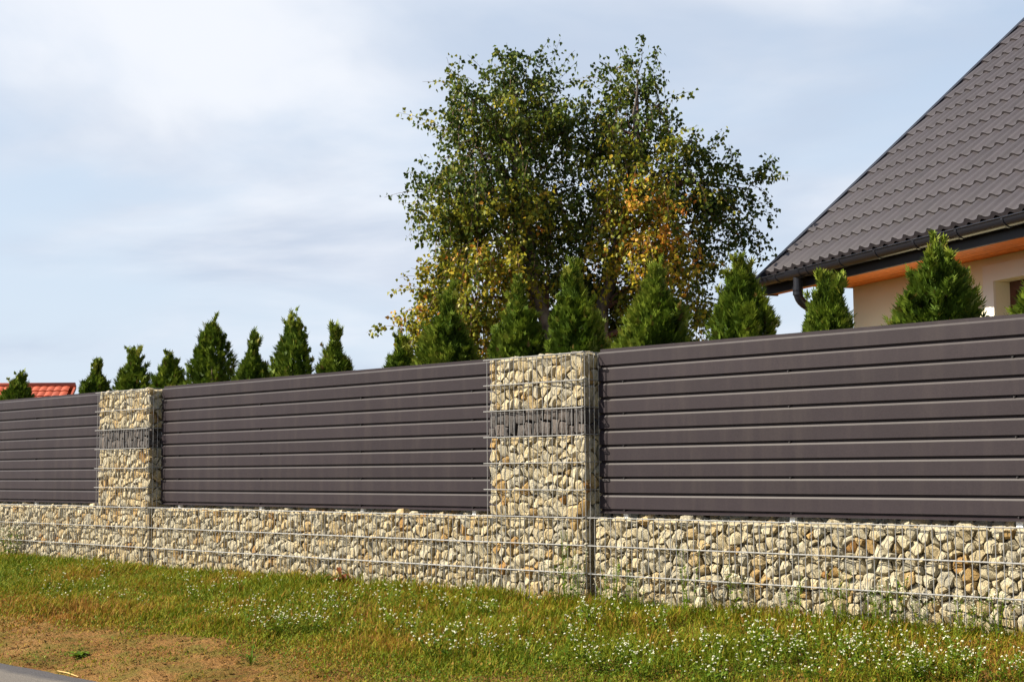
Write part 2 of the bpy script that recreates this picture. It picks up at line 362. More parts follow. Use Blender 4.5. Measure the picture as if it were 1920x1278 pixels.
def stone_vf(poly, rg, depth, bulge, shrink=0.94, tilt=0.5):
    """a rough stone: outline ring, jittered front ring, front cap and a smaller back ring; local (u, d, v), d grows inwards"""
    n0 = len(poly); cx = sum(p[0] for p in poly)/n0; cy = sum(p[1] for p in poly)/n0
    ring = []
    for k in range(n0):                                   # cut the corners so that outlines are not bare polygons
        a, p, b = poly[k-1], poly[k], poly[(k+1) % n0]; s = rg.uniform(0.02, 0.20)
        ring.append((p[0]+(a[0]-p[0])*s, p[1]+(a[1]-p[1])*s))
        if rg.random() < 0.55: s = rg.uniform(0.04, 0.20); ring.append((p[0]+(b[0]-p[0])*s, p[1]+(b[1]-p[1])*s))
    n = len(ring); sh = shrink*rg.uniform(0.95, 1.03)
    ta, tb = rg.uniform(-tilt, tilt), rg.uniform(-tilt, tilt); ex = sum(math.hypot(p[0]-cx, p[1]-cy) for p in ring)/n
    mid, fr, bk = [], [], []
    ox, oy = rg.uniform(-.22, .22)*ex, rg.uniform(-.22, .22)*ex; fs = rg.uniform(0.60, 0.88)
    b0 = min(bulge, ex*0.9)
    for p in ring:
        j = rg.uniform(0.93, 1.03); dx, dy = (p[0]-cx)*sh*j, (p[1]-cy)*sh*j
        mid.append((cx+dx, b0*rg.uniform(0.7, 1.25), cy+dy))
        j = rg.uniform(0.78, 1.10); d = b0*rg.uniform(0.10, 0.40) + ta*dx*fs + tb*dy*fs
        fr.append((cx+ox+dx*fs*j, max(0.0, d), cy+oy+dy*fs*j))
        bk.append((cx+dx*0.72, depth*rg.uniform(0.85, 1.1), cy+dy*0.72))
    v = mid+fr+bk; v.append((cx+ox*1.3, max(0.0, b0*rg.uniform(-.02, .22)), cy+oy*1.3))
    f = []
    for k in range(n):
        k2 = (k+1) % n
        f += [(k, k2, n+k2, n+k), (n+k, n+k2, 3*n), (k2, k, 2*n+k, 2*n+k2)]
    f.append(tuple(2*n+k for k in range(n)))
    return v, f, (cx, cy)
def pick_tone(rg, warm):
    r = rg.random()
    if r < 0.05*warm: return rg.uniform(0.84, 0.99)
    if r < 0.28*warm: return rg.uniform(0.6, 0.82)
    return rg.uniform(0.0, 0.58)
def lay_stones(parent, rect, plane, cell, rg, depth=0.085, bulge=0.036, warm=1.0, test=None, limit=300, mat=None, name='stone', stretch=1.0, vary=0.72, shrink=0.952, tones=None, jut=0.026):
    """plane maps local (u, d, v) to the basket; stones that pass the test are objects of their own, the rest are joined"""
    rest = MB(); made = 0; cs = cells(*rect, cell, rg, stretch, vary)
    for poly, ar in cs:
        v, f, c = stone_vf(poly, rg, depth, bulge, shrink); off = rg.uniform(0, jut)
        t = pick_tone(rg, warm) if tones is None else tones(c, rg)
        pv = [plane((p[0], p[1]+off, p[2])) for p in v]
        if plane.flip: f = [q[::-1] for q in f]
        if (test is None or test(c)) and made < limit:
            ctr = sum((Vector(p) for p in pv), Vector())/len(pv)
            me = mesh(name, [Vector(p)-ctr for p in pv], f, mat or M_STONE, sharp=38, tone=t)
            obj(name, me, parent, ctr); made += 1
        else: rest.add(pv, f, t)
    if rest.v: obj('loose_'+name+'s', rest.mesh('loose_'+name+'s', mat or M_STONE, sharp=38), parent, kind='stuff')
    return made
class Plane:
    def __init__(s, fn, flip): s.fn = fn; s.flip = flip
    def __call__(s, p): return s.fn(p)
front = Plane(lambda p: (p[0], 0.010+p[1], p[2]), False)                       # faces the road
def side_r(X): return Plane(lambda p: (X-0.010-p[1], p[0], p[2]), False)        # faces +X
def top_at(Z): return Plane(lambda p: (p[0], p[2], Z-p[1]), True)              # faces up

def cyl_mesh(name, r, length, axis_, n=6):
    mb = MB(); a = Vector((0, 0, 0)); b = Vector(axis_)*length; mb.tube([a, b], r, n); return mesh(name, mb.v, mb.f, M_WIRE, sharp=50)
HW_Z = [0.62-0.2*k for k in range(4)]

TOPZ = 0.62
def gabion_wall(x0, x1, label, vis, warm, seed, cell=0.070):
    rg = random.Random(seed)
    t = thing('gabion_wall', label, 'gabion wall', (0, 0, 0), group='low gabion walls under the fence')
    L_ = x1-x0
    used = lay_stones(t, (x0+0.01, x1-0.01, -0.02, TOPZ-0.012), front, cell, rg, depth=0.080, bulge=0.030, jut=0.020, warm=warm, test=lambda c: vis[0] < c[0] < vis[1] and c[1] > 0.03, limit=300-vis[2])
    # stones lying on top, some of them proud of the upper wire
    rest = MB(); made = 0
    for poly, ar in cells(x0+0.01, x1-0.01, 0.05, 0.32, 0.085, rg):
        v, f, c = stone_vf(poly, rg, 0.06, 0.03); up = rg.uniform(-0.014, 0.012)
        if c[1] < 0.105 and rg.random() < 0.22: up += rg.uniform(0.008, 0.024)
        if c[1] >= 0.09: up = min(up, -0.004)
        if c[1] >= 0.20: up += 0.03
        pv = [(p[0], p[2], TOPZ+0.008+up-p[1]) for p in v]; ff = [q[::-1] for q in f]
        if vis[0] < c[0] < vis[1] and c[1] < 0.13 and made < vis[2]-2:
            ctr = sum((Vector(p) for p in pv), Vector())/len(pv)
            obj('stone', mesh('stone', [Vector(p)-ctr for p in pv], ff, M_STONE, sharp=38, tone=pick_tone(rg, warm)), t, ctr); made += 1
        else: rest.add(pv, ff, pick_tone(rg, warm))
    # fill behind the face
    for poly, ar in cells(x0+0.07, x1-0.02, -0.02, TOPZ-0.05, 0.11, rg):
        v, f, c = stone_vf(poly, rg, 0.09, 0.03, 1.03); rest.add([(p[0], 0.085+p[1], p[2]) for p in v], f, pick_tone(rg, warm))
    v, f = box_vf(x0+0.12, x1-0.03, 0.145, 0.29, -0.02, TOPZ-0.075); rest.add(v, f, 0.3)  # plain core box behind the fill stones, added to block light
    obj('stone_fill_and_core', rest.mesh('stone_fill_and_core', M_STONE, sharp=38), t, kind='stuff')
    vm = cyl_mesh('vertical_wire', 0.0028, TOPZ+0.06, (0, 0, 1)); n = int(round(L_/0.05))
    for k in range(n+1):
        o = obj('vertical_wire', vm, t, (x0+k*L_/n, 0.0, -0.05)); o.rotation_euler = (rg.uniform(-.004, .004), rg.uniform(-.004, .004), 0)
    hm = cyl_mesh('horizontal_wire', 0.0037, L_+0.03, (1, 0, 0))
    for z in HW_Z:
        for yy in (-0.0072, 0.0072): obj('horizontal_wire', hm, t, (x0-0.015, yy, z), (0, rg.uniform(-.0006, .0006), 0))
    return t

PTOP = 1.82
def gabion_pillar(x0, x1, label, warm, seed):
    rg = random.Random(seed); D = 0.34
    t = thing('gabion_pillar', label, 'gabion pillar', (0, 0, 0), group='gabion pillars along the fence')
    made = 0
    for z0, z1 in ((-0.02, 0.612), (0.622, 1.218), (1.424, PTOP-0.012)):
        made += lay_stones(t, (x0-0.008, x1+0.008, z0, z1), front, 0.073, rg, depth=0.075, bulge=0.024, jut=0.012, warm=warm, limit=256-made, test=lambda c: c[1] > 0.03)
    # band of dark slate: two courses of slabs set on edge
    x = x0-0.004
    while x < x1-0.01:
        wd = min(rg.choice((0.032, 0.044, 0.06, 0.085))*rg.uniform(.85, 1.15), x1+0.006-x); zm = 1.32+rg.uniform(-.03, .03)
        for za, zb in (((1.224, zm), (zm, 1.418)) if rg.random() < 0.85 else ((1.224, 1.418),)):
            j = lambda: rg.uniform(-.004, .004)
            pl = [(x+j(), za+j()*.5), (x+wd+j(), za+j()*.5), (x+wd+j(), zb+j()*.5), (x+j(), zb+j()*.5)]
            v, f, c = stone_vf(pl, rg, 0.07, 0.010, 0.95, 0.25); off = rg.uniform(0.0, 0.016)
            pv = [(p[0], 0.010+p[1]+off, p[2]) for p in v]; ctr = sum((Vector(p) for p in pv), Vector())/len(pv)
            obj('slate_slab', mesh('slate_slab', [Vector(p)-ctr for p in pv], f, M_SLATE, sharp=30, tone=rg.random()), t, ctr)
        x += wd
    # right-hand side face
    sd = side_r(x1+0.02); k = 0
    for z0, z1 in ((0.60, 1.22), (1.424, PTOP-0.012)):
        k += lay_stones(t, (0.055, D, z0, z1), sd, 0.088, rg, depth=0.07, bulge=0.022, jut=0.010, warm=0.7*warm, limit=26-k, name='stone', test=lambda c: c[0] < 0.2)
    lay_stones(t, (0.05, D, 1.222, 1.42), sd, 0.085, rg, depth=0.06, bulge=0.016, mat=M_SLATE, name='slate_slab', stretch=0.75, tones=lambda c, r: r.random(), limit=8)
    rest = MB(); n = 0
    for poly, ar in cells(x0-0.008, x1+0.008, 0.025, D, 0.088, rg):
        v, f, c = stone_vf(poly, rg, 0.06, 0.032); up = rg.uniform(-0.008, 0.022)
        pv = [(p[0], p[2], PTOP+0.006+up-p[1]) for p in v]; ff = [q[::-1] for q in f]
        if c[1] < 0.16 and n < 18:
            ctr = sum((Vector(p) for p in pv), Vector())/len(pv); n += 1
            obj('stone', mesh('stone', [Vector(p)-ctr for p in pv], ff, M_STONE, sharp=38, tone=pick_tone(rg, warm)), t, ctr)
        else: rest.add(pv, ff, pick_tone(rg, warm))
    for z0, z1, mt in ((-0.02, 1.215, 0), (1.425, PTOP-0.05, 0)):
        for poly, ar in cells(x0+0.02, x1-0.06, z0, z1, 0.11, rg):
            v, f, c = stone_vf(poly, rg, 0.08, 0.03, 1.03); rest.add([(p[0], 0.085+p[1], p[2]) for p in v], f, pick_tone(rg, warm))
    v, f = box_vf(x0+0.04, x1-0.075, 0.14, D-0.01, -0.02, PTOP-0.06); rest.add(v, f, 0.3)  # solid box inside the pillar, added so no light passes between the stones
    obj('stone_fill_and_core', rest.mesh('stone_fill_and_core', M_STONE, sharp=38), t, kind='stuff')
    v, f = box_vf(x0+0.02, x1-0.055, 0.088, D-0.02, 1.222, 1.42)
    obj('slate_fill', mesh('slate_fill', v, f, M_SLATE, tone=0.1), t)
    vm = cyl_mesh('vertical_wire', 0.0027, PTOP+0.055, (0, 0, 1))
    for k in range(21):
        o = obj('vertical_wire', vm, t, (x0+k*(x1-x0)/20, 0.0, -0.05)); o.rotation_euler = (rg.uniform(-.002, .002), rg.uniform(-.0015, .0015), 0)
    vs_ = cyl_mesh('vertical_wire', 0.0027, PTOP-0.60, (0, 0, 1))
    obj('vertical_wire', vm, t, (x1+0.022, 0.012, -0.05))
    for k in range(1, 7): obj('vertical_wire', vs_, t, (x1+0.022, 0.012+k*0.05, 0.605))
    for k in range(2, 7): obj('vertical_wire', vs_, t, (x0-0.03, 0.020+k*0.05, 0.605))
    hm = cyl_mesh('horizontal_wire', 0.0036, x1-x0+0.045, (1, 0, 0)); sm = cyl_mesh('horizontal_wire', 0.0034, 0.34, (0, 1, 0))
    hook = MB(); hook.tube([(0, 0, 0), (0.012, -0.006, 0.001), (0.024, -0.002, 0.006), (0.028, 0.008, 0.004), (0.022, 0.018, 0)], 0.0042, 6)
    hk = mesh('wire_hook', hook.v, hook.f, M_WIRE, sharp=50)
    for j in range(10):
        z = PTOP-0.2*j
        for yy in (-0.0070, 0.0070): obj('horizontal_wire', hm, t, (x0-0.036, yy, z), (0, rg.uniform(-.002, .002), rg.uniform(-.0015, .0015)))
        obj('horizontal_wire', sm, t, (x1+0.027, 0.0, z+0.003)); obj('horizontal_wire', sm, t, (x0-0.034, 0.07, z+0.003)) if z > 0.61 else None
        obj('wire_hook', hk, t, (x1+0.004, -0.006, z))
    return t
gabion_wall(0.0, 4.95, 'low gabion wall of clean cream stones below the fence bay near the house', (-0.1, 3.42, 48), 0.75, 21)
gabion_wall(-6.03, -1.074, 'long low gabion wall of yellowish stones between the two gabion pillars', (-6.1, -1.0, 60), 1.15, 22)
gabion_wall(-12.0, -7.104, 'low gabion wall with a leafy weed at its foot, red roof beyond', (-9.9, -7.1, 40), 1.05, 23)
gabion_pillar(-1.07, -0.07, 'gabion pillar of cream stones with a dark slate band, in front of the birch tree', 0.95, 31)
gabion_pillar(-7.10, -6.10, 'gabion pillar with dark slate band standing near the distant red roof', 1.25, 32)

# ------------------------------------------------------------------ sheet metal fence bays
PY, LIP, PZ0, PITCH = 0.142, 0.030, 0.650, 0.1160
def slat_mesh(L_):
    p = PITCH
    prof = [(0.0225, p+0.008), (0.0225, p-0.012), (0.0066, p-0.0160), (0.0, p-0.0275), (0.0, 0.004), (0.0015, 0.0022), (0.0195, 0.0008)]
    pts = []
    for i in range(len(prof)): pts.append(prof[i])
    back = [(y+0.0012, z) for y, z in reversed(prof)]
    ring = pts+back; n = len(ring); v = []; f = []
    for x in (0, L_):
        v += [(x, y, z) for y, z in ring]
    for k in range(n): k2 = (k+1) % n; f.append((k, k2, n+k2, n+k))
    h = len(prof)
    for k in range(h-1):
        f.append((k, 2*h-1-k, 2*h-2-k, k+1)[::-1]); f.append((n+k, n+2*h-1-k, n+2*h-2-k, n+k+1))
    return mesh('slat', v, f, M_COAT)
def fence_bay(x0, x1, screws, label, seed):
    rg = random.Random(seed)
    t = thing('metal_fence_panel', label, 'fence panel', (0, 0, 0), group='dark sheet metal fence bays')
    sm = slat_mesh(x1-x0)
    for k in range(10):
        obj('slat', sm, t, (x0, PY, PZ0+LIP+k*PITCH))
    v = []; prof = [(0.0225, LIP+0.006), (0.0225, LIP-0.009), (0.0, LIP-0.020), (0.0, 0.0), (0.024, 0.0), (0.024, LIP+0.006)]
    for x in (0, x1-x0): v += [(x, y, z) for y, z in prof]
    obj('bottom_lip', mesh('bottom_lip', v, [(k, (k+1) % 6, 6+(k+1) % 6, 6+k) for k in range(6)] + [(5, 4, 3, 2, 1, 0), (6, 7, 8, 9, 10, 11)], M_COAT), t, (x0, PY, PZ0))
    sc = MB(); sc.tube([(0, 0.002, 0), (0, -0.012, 0)], [0.0080, 0.0072], 8); sc.tube([(0, -0.012, 0), (0, -0.020, 0)], [0.0058, 0.0045], 8)
    scm = mesh('screw', sc.v, sc.f, M_SCREW)
    for X in screws:
        for k in range(0, 10, 2):
            obj('screw', scm, t, (X+rg.uniform(-.003, .003), PY+0.0205, PZ0+LIP+k*PITCH-0.0085 + (0.002 if k == 0 else 0)))
        v, f = box_vf(-0.02, 0.02, 0, 0.03, 0.50, 1.80); obj('post', mesh('post', v, f, M_POST), t, (X-0.006, PY+0.0255, 0.0))
    return t
fence_bay(-0.028, 4.95, (0.205, 1.645, 3.22, 4.62), 'dark brown sheet metal fence bay in front of the cream house', 41)
fence_bay(-6.05, -1.115, (-5.735, -4.33, -2.82, -1.40), 'dark brown sheet metal fence bay between the two gabion pillars', 42)
fence_bay(-12.0, -7.145, (-11.6, -10.2, -8.775, -7.37), 'dark brown sheet metal fence bay in front of the red roof', 43)

# ------------------------------------------------------------------ thuja trees behind the fence
def thuja(px, py, ht_px_w, label, seed, Y=1.25, leaders=((0, 0, 1.0),), dens=1.0):
    """px, py: pixel of the tip; ht_px_w: width in pixels where the fence top cuts the crown"""
    rg = np.random.default_rng(seed)
    P = at_y(px, py+6, Y); H = P.z-0.095; ht_px_w *= 0.93; dep = (P-CAM).dot(_f); wf = ht_px_w/FPX*dep/2
    vis = max(0.25, H-1.86)
    rb = wf; q0 = rg.uniform(.14, .42); w0 = rg.uniform(.14, .36)
    def rad(z, Hh, rw):                                             # radius grows from the tip down, then stays
        q = np.clip((Hh-z)/max(vis, 0.3), 0, 3)
        return rw*np.where(q < 1, np.where(q < q0, w0*(q/q0)**0.8, w0+(1-w0)*np.sin(np.pi/2*np.clip((q-q0)/(0.92-q0), 0, 1))), 1+0.35*np.clip(q-1, 0, 1.2))*np.clip((z-0.7)/0.25, 0.25, 1)
    t = thing('thuja_tree', label, 'conifer', (P.x, Y, 0), group='conifers in a row behind the fence')
    tr = MB(); tr.tube([(0, 0, 0.62), (0.01, 0, H*0.55), (0, 0.01, H*0.85)], [0.045, 0.03, 0.008], 7)
    obj('trunk', mesh('trunk', tr.v, tr.f, M_BARK, smooth=True), t)
    Vs, Fs, Ts = [], [], []; base = 0
    zmin = 0.9                                                     # lower crown is behind the solid fence: sparser there
    for (lx, ly, hs) in leaders:
        Hh = H*hs if hs <= 1 else H
        rw = rb*(1.0 if (lx == 0 and ly == 0) else 0.55)
        nsp = int(6400*dens*(1.0 if (lx == 0 and ly == 0) else 0.45))
        u = rg.random(nsp); z = Hh - (Hh-0.80)*np.where(rg.random(nsp) < 0.86, u**0.8*min(1.0, (vis+0.35)/(Hh-0.80)), u)
        ang = rg.random(nsp)*2*np.pi
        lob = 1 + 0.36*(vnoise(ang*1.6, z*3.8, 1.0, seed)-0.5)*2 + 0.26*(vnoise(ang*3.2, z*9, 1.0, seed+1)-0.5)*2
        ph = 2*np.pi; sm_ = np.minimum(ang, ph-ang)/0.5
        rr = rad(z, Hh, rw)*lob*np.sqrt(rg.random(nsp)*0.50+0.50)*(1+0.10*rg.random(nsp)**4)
        outw = np.stack([np.cos(ang), np.sin(ang), 0*ang], 1)
        c = outw*rr[:, None] + np.stack([lx+0*z, ly+0*z, z], 1)
        K = 26; k2 = int(0.16*nsp); zs = Hh - vis*rg.random(K)**1.3*0.95; as_ = rg.random(K)*2*np.pi
        rs = rad(zs, Hh, rw)*(0.8+0.25*rg.random(K)); sl_ = 0.05+0.11*rg.random(K)*(1.0-0.5*(rs/max(rw, .05)))
        bs_ = np.stack([lx+np.cos(as_)*rs, ly+np.sin(as_)*rs, zs], 1); bd_ = np.stack([np.cos(as_)*.38, np.sin(as_)*.38, 1+0*as_], 1) + rg.normal(0, .12, (K, 3))
        idk = rg.integers(0, K, k2); tk = rg.random(k2); c[-k2:] = bs_[idk] + bd_[idk]*(sl_[idk]*tk*1.1-0.02)[:, None] + rg.normal(0, .006, (k2, 3))*(1.4-tk)[:, None]
        z[-k2:] = c[-k2:, 2]; rr[-k2:] = np.maximum(rs[idk], .02)
        upk = np.clip(0.75+0.5*rg.random(nsp) + 0.6*(rr < 0.06), 0, 2)
        d = outw*(0.55+0.4*rg.random(nsp))[:, None] + np.stack([0*z, 0*z, upk], 1) + rg.normal(0, .25, (nsp, 3)); d /= np.linalg.norm(d, axis=1)[:, None]
        tg = np.cross(outw, [0, 0, 1.0]); tg = tg*np.cos(a_ := rg.normal(0, .6, nsp))[:, None] + np.cross(d, tg)*np.sin(a_)[:, None]
        tg -= d*np.sum(tg*d, 1)[:, None]; tg /= np.linalg.norm(tg, axis=1)[:, None]
        Ls = 0.034+0.05*rg.random(nsp)**2
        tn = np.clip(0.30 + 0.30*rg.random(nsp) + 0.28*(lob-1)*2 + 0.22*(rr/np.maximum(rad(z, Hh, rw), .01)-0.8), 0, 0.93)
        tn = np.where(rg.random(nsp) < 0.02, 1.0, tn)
        # one spray: fan of five scale-leaf fingers in one plane
        for k, (a0, l0) in enumerate(((-0.75, .62), (-0.36, .85), (0.0, 1.0), (0.38, .83), (0.78, .6))):
            dd = d*np.cos(a0) + tg*np.sin(a0); nn = -d*np.sin(a0)+tg*np.cos(a0)
            st = c + d*(Ls*0.10*(2-abs(k-2)))[:, None]
            wv = 0.0048+0.003*rg.random(nsp)
            mid = st + dd*(Ls*l0*0.55)[:, None]; tip = st + dd*(Ls*l0)[:, None]
            q = np.stack([st, mid-nn*wv[:, None], tip, mid+nn*wv[:, None]], 1).reshape(-1, 3)
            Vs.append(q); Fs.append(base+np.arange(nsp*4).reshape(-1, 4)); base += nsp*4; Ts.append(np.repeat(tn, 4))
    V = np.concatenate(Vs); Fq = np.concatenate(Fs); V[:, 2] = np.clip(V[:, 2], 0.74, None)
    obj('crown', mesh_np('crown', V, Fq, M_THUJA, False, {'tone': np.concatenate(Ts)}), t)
    return t
TH = [
 (28, 690, 66, 'twin tipped conifer overlapping one end of the red roof', ((0, 0, .97), (.10, .05, 1.0)), 1.3),
 (182, 671, 60, 'small conifer between the red roof and the next taller conifer', ((0, 0, 1.0), (-.07, 0, .96)), 1.3),
 (252, 645, 68, 'conifer rising just behind the pillar near the red roof', ((0, 0, 1.0), (-.10, 0, .94)), 1.3),
 (318, 651, 60, 'low rounded conifer beside the tall twin shouldered one', ((0, 0, 1.0),), 1.3),
 (398, 588, 96, 'tall conifer with a high narrow tip over the middle fence bay', ((0, 0, 1.0), (-.14, 0, .90)), 1.3),
 (476, 619, 68, 'medium conifer between two taller conifers over the middle fence bay', ((0, 0, 1.0), (-.05, 0, .97)), 1.3),
 (548, 586, 118, 'broad conifer with two upright tips over the middle fence bay', ((-.04, 0, 1.0), (.09, 0, .99), (-.16, 0, .88)), 1.3),
 (627, 610, 66, 'pointed conifer standing alone beside the open sky gap next to the birch', ((0, 0, 1.0), (-.07, 0, .93)), 1.3),
 (754, 630, 52, 'short dark conifer under the drooping outer twigs of the birch', ((0, 0, 1.0),), 1.3),
 (840, 534, 100, 'bright tipped conifer before the low yellow leaves of the birch', ((0, 0, 1.0),), 1.25),
 (973, 518, 116, 'conifer behind the gabion pillar, between the bright tipped and the thin tipped conifer', ((0, 0, 1.0), (-.08, 0, .93)), 1.25),
 (1076, 485, 112, 'tall thin tipped conifer behind the gabion pillar and before the birch', ((0, 0, 1.0), (-.09, 0, .86)), 1.25),
 (1230, 488, 128, 'stout conifer before the yellow orange part of the birch', ((0, 0, 1.0), (-.06, 0, .97)), 1.25),
 (1388, 476, 110, 'conifer in the gap between the birch and the house', ((0, 0, 1.0), (-.08, 0, .95)), 1.25),
 (1547, 498, 82, 'small yellowish conifer in front of the downpipe of the house', ((0, 0, 1.0), (.08, .02, .985), (-.12, 0, .90)), 1.25),
 (1755, 444, 158, 'wide conifer in front of the cream house wall', ((0, 0, 1.0), (-.14, 0, .88), (.15, 0, .86)), 1.25),
 (1976, 440, 140, 'conifer before the brown window of the house', ((0, 0, 1.0), (-.10, 0, .93)), 1.25),
 (1120, 590, 60, 'low conifer tucked behind the tall thin tipped conifer', ((0, 0, 1.0),), 1.75),
]
for i, (px, py, wd, lb, ld, Y) in enumerate(TH): thuja(px, py, wd, lb, 500+i*3, Y, ld, 0.75 if px < 800 else 1.15)

# ------------------------------------------------------------------ house
ZE = 3.0
HP = at_z(1424, 526, ZE); HQ = at_z(1920, 402, ZE)
he = (HQ-HP); he.z = 0; he.normalize()
hn = Vector((-he.y, he.x, 0)); hn = hn if hn.dot(_r) > 0 else -hn
TP = math.tan(math.radians(41.556)); CP, SP = math.cos(math.radians(41.556)), math.sin(math.radians(41.556))
house = thing('house', 'cream rendered house with steep dark metal tile roof behind the fence', 'house', (HP.x, HP.y, 0))
house.rotation_euler = (0, 0, math.atan2(he.y, he.x))
# local axes of the house: +x along the eave towards the viewer, +y inwards (towards the ridge), z up
HB = -1 if Vector((-he.y, he.x, 0)).dot(hn) < 0 else 1          # +y already points inwards when HB is 1
assert HB == 1
LEN, WID = 11.0, 9.2; OVE, OVG = 0.62, 0.86; ZS = ZE-0.155          # overhangs at eave and gable, soffit height
def hb(name, b, mat, parent=None): return box(name, b, mat, parent or house)
# walls: front wall split round the window opening
WX0, WX1, WZ0, WZ1 = 0, 0, 0, 0
def on_wall(px, py):
    """pixel to house-local (x, z) on the front wall plane"""
    d = ray(px, py); o = CAM - Vector((HP.x, HP.y, 0)); k = (OVE - o.dot(hn))/d.dot(hn); p = o+d*k; return p.dot(he), p.z
WX0, WZ1 = on_wall(1866.5, 527); WX1 = WX0+1.25; WZ0 = WZ1-1.35
SX0, SZ1 = on_wall(1846, 500)
sw, sh = WX0-SX0, SZ1-WZ1
mb = MB()
for b in ((OVG, WX0, OVE, OVE+0.3, 0, ZS+0.28), (WX1, LEN-OVG, OVE, OVE+0.3, 0, ZS+0.28), (WX0, WX1, OVE, OVE+0.3, 0, WZ0), (WX0, WX1, OVE, OVE+0.3, WZ1, ZS+0.28)):
    v, f = box_vf(*b); mb.add(v, f)
ridge_z = ZE + 0.06 + TP*(WID/2)
gw = [(OVG, OVE+0.3), (OVG+0.3, WID-OVE)]
for xa in (OVG, LEN-OVG-0.3):                                     # gable walls, pentagonal
    za = ZS; prof = [(OVE+0.3, 0), (WID-OVE, 0), (WID-OVE, ZE-0.2), (WID/2, ridge_z-0.62), (OVE+0.3, ZE-0.2+0.3*TP*0.6)]
    v = [(xa, y, z) for y, z in prof] + [(xa+0.3, y, z) for y, z in prof]
    mb.add(v, [(0, 1, 2, 3, 4)[::-1], (5, 6, 7, 8, 9)] + [(k, (k+1) % 5, 5+(k+1) % 5, 5+k) for k in range(5)])
v, f = box_vf(OVG+0.3, LEN-OVG-0.3, WID-OVE-0.3, WID-OVE, 0, ZE-0.2); mb.add(v, f)
obj('wall', mesh('wall', mb.v, mb.f, M_WALL), house)
sr = MB(); p = 0.025
for b in ((SX0, WX0, OVE-p, OVE-0.001, WZ0, WZ1), (WX1, WX1+sw, OVE-p, OVE-0.001, WZ0, WZ1), (SX0, WX1+sw, OVE-p, OVE-0.001, WZ1, WZ1+sh)):
    v, f = box_vf(*b); sr.add(v, f)
win = obj('window', None, house)
obj('window_surround', mesh('window_surround', sr.v, sr.f, M_SURR), win)
fr = MB(); y0, y1 = OVE+0.15, OVE+0.22
for b in ((WX0+.002, WX0+.08, y0, y1, WZ0, WZ1-.002), (WX1-.08, WX1-.002, y0, y1, WZ0, WZ1-.002), (WX0+.08, WX1-.08, y0, y1, WZ1-.082, WZ1-.002), (WX0+.08, WX1-.08, y0, y1, WZ0, WZ0+.08), ((WX0+WX1)/2-.05, (WX0+WX1)/2+.05, y0+.003, y1-.003, WZ0+.08, WZ1-.082)):
    v, f = box_vf(*b); fr.add(v, f)
obj('window_frame', mesh('window_frame', fr.v, fr.f, M_FRAME), win)
for xa, xb in ((WX0+.08, (WX0+WX1)/2-.05), ((WX0+WX1)/2+.05, WX1-.08)):
    box('pane', (xa, xb, y0+.03, y0+.04, WZ0+.08, WZ1-.082), M_GLASS, win)
v, f = box_vf(SX0-.03, WX1+sw+.03, OVE-.06, OVE+.15, WZ0-.05, WZ0-.001); obj('sill', mesh('sill', v, f, M_SURR), win)
# roof: a deck under individually laid tiles
roof = obj('roof', None, house)
TY0, TZ0 = 0.065, ZE+0.055                                          # lower edge of the first row
dk = MB()
for s in (0, 1):
    ya, yb = (TY0+.02, WID/2) if s == 0 else (WID-TY0-.02, WID/2)
    za = TZ0-0.03; zb = TZ0-0.03+TP*(WID/2-TY0-.02)
    v = [(0.02, ya, za), (LEN-0.02, ya, za), (LEN-0.02, yb, zb), (0.02, yb, zb)]; v += [(x, y, z-0.09) for x, y, z in v]
    f = [(0, 1, 2, 3), (7, 6, 5, 4), (0, 4, 5, 1), (1, 5, 6, 2), (2, 6, 7, 3), (3, 7, 4, 0)]
    dk.add(v, f if s == 0 else [q[::-1] for q in f])
obj('roof_deck', mesh('roof_deck', dk.v, dk.f, M_TRIM), roof)
WAV, ROW = 0.183, 0.35
def tile_vf():
    nseg = 10; v = []; f = []
    def wave(s): s = s % 1.0; return 0.032*(math.sin(math.pi*min(1, s/0.62))**1.3 if s < 0.62 else -0.18*math.sin(math.pi*(s-0.62)/0.38))
    for j, (u, up) in enumerate(((0.0, -0.006), (0.0, 0.030), (0.010, 0.032), (ROW+0.03, 0.002))):
        for k in range(nseg+1):
            s = k/nseg; v.append((s*WAV, u, wave(s)+up-(0.010 if j == 0 else 0)))
    for j in range(3):
        for k in range(nseg): a = j*(nseg+1)+k; f.append((a, a+1, a+nseg+2, a+nseg+1))
    return v, f
tv, tf = tile_vf()
def slope(p, s=0):                                                   # (x along eave, up the slope, off the slope) to house local
    x, u, h = p; return (x, TY0+u*CP-h*SP, TZ0+u*SP+h*CP)
tm = mesh('tile', [slope((x, u, h)) for x, u, h in tv], tf, M_TILE, sharp=45)
off0 = Vector(slope((0, 0, 0)))
tm = mesh('tile', [Vector(slope(q))-off0 for q in tv], tf, M_TILE, sharp=45)
nrow = int((WID/2-TY0)/CP/ROW)+1; ncol = int((LEN-0.1)/WAV)
rest = MB(); cnt = 0
MWh = Matrix.Translation((HP.x, HP.y, 0)) @ Matrix.Rotation(math.atan2(he.y, he.x), 4, 'Z')
for j in range(nrow):
    for i in range(ncol):
        o = Vector(slope((0.05+i*WAV, j*ROW, 0)))
        if o.y > WID/2-0.25: continue
        wp = MWh @ o - CAM; dd = wp.dot(_f); px = 960+FPX*wp.dot(_r)/dd
        if px < 1935 and cnt < 300: obj('tile', tm, roof, o); cnt += 1
        else: rest.add([Vector(slope((x+0.05+i*WAV, u+j*ROW, h))) for x, u, h in tv], tf)
        # far slope, mirrored
    for i in range(ncol):
        q = [slope((x+0.05+i*WAV, u+j*ROW, h)) for x, u, h in tv]
        if q[0][1] < WID/2-0.25: rest.add([(a, WID-b, c) for a, b, c in q], [g[::-1] for g in tf])
obj('far_tiles', rest.mesh('far_tiles', M_TILE, sharp=45), roof, kind='stuff')
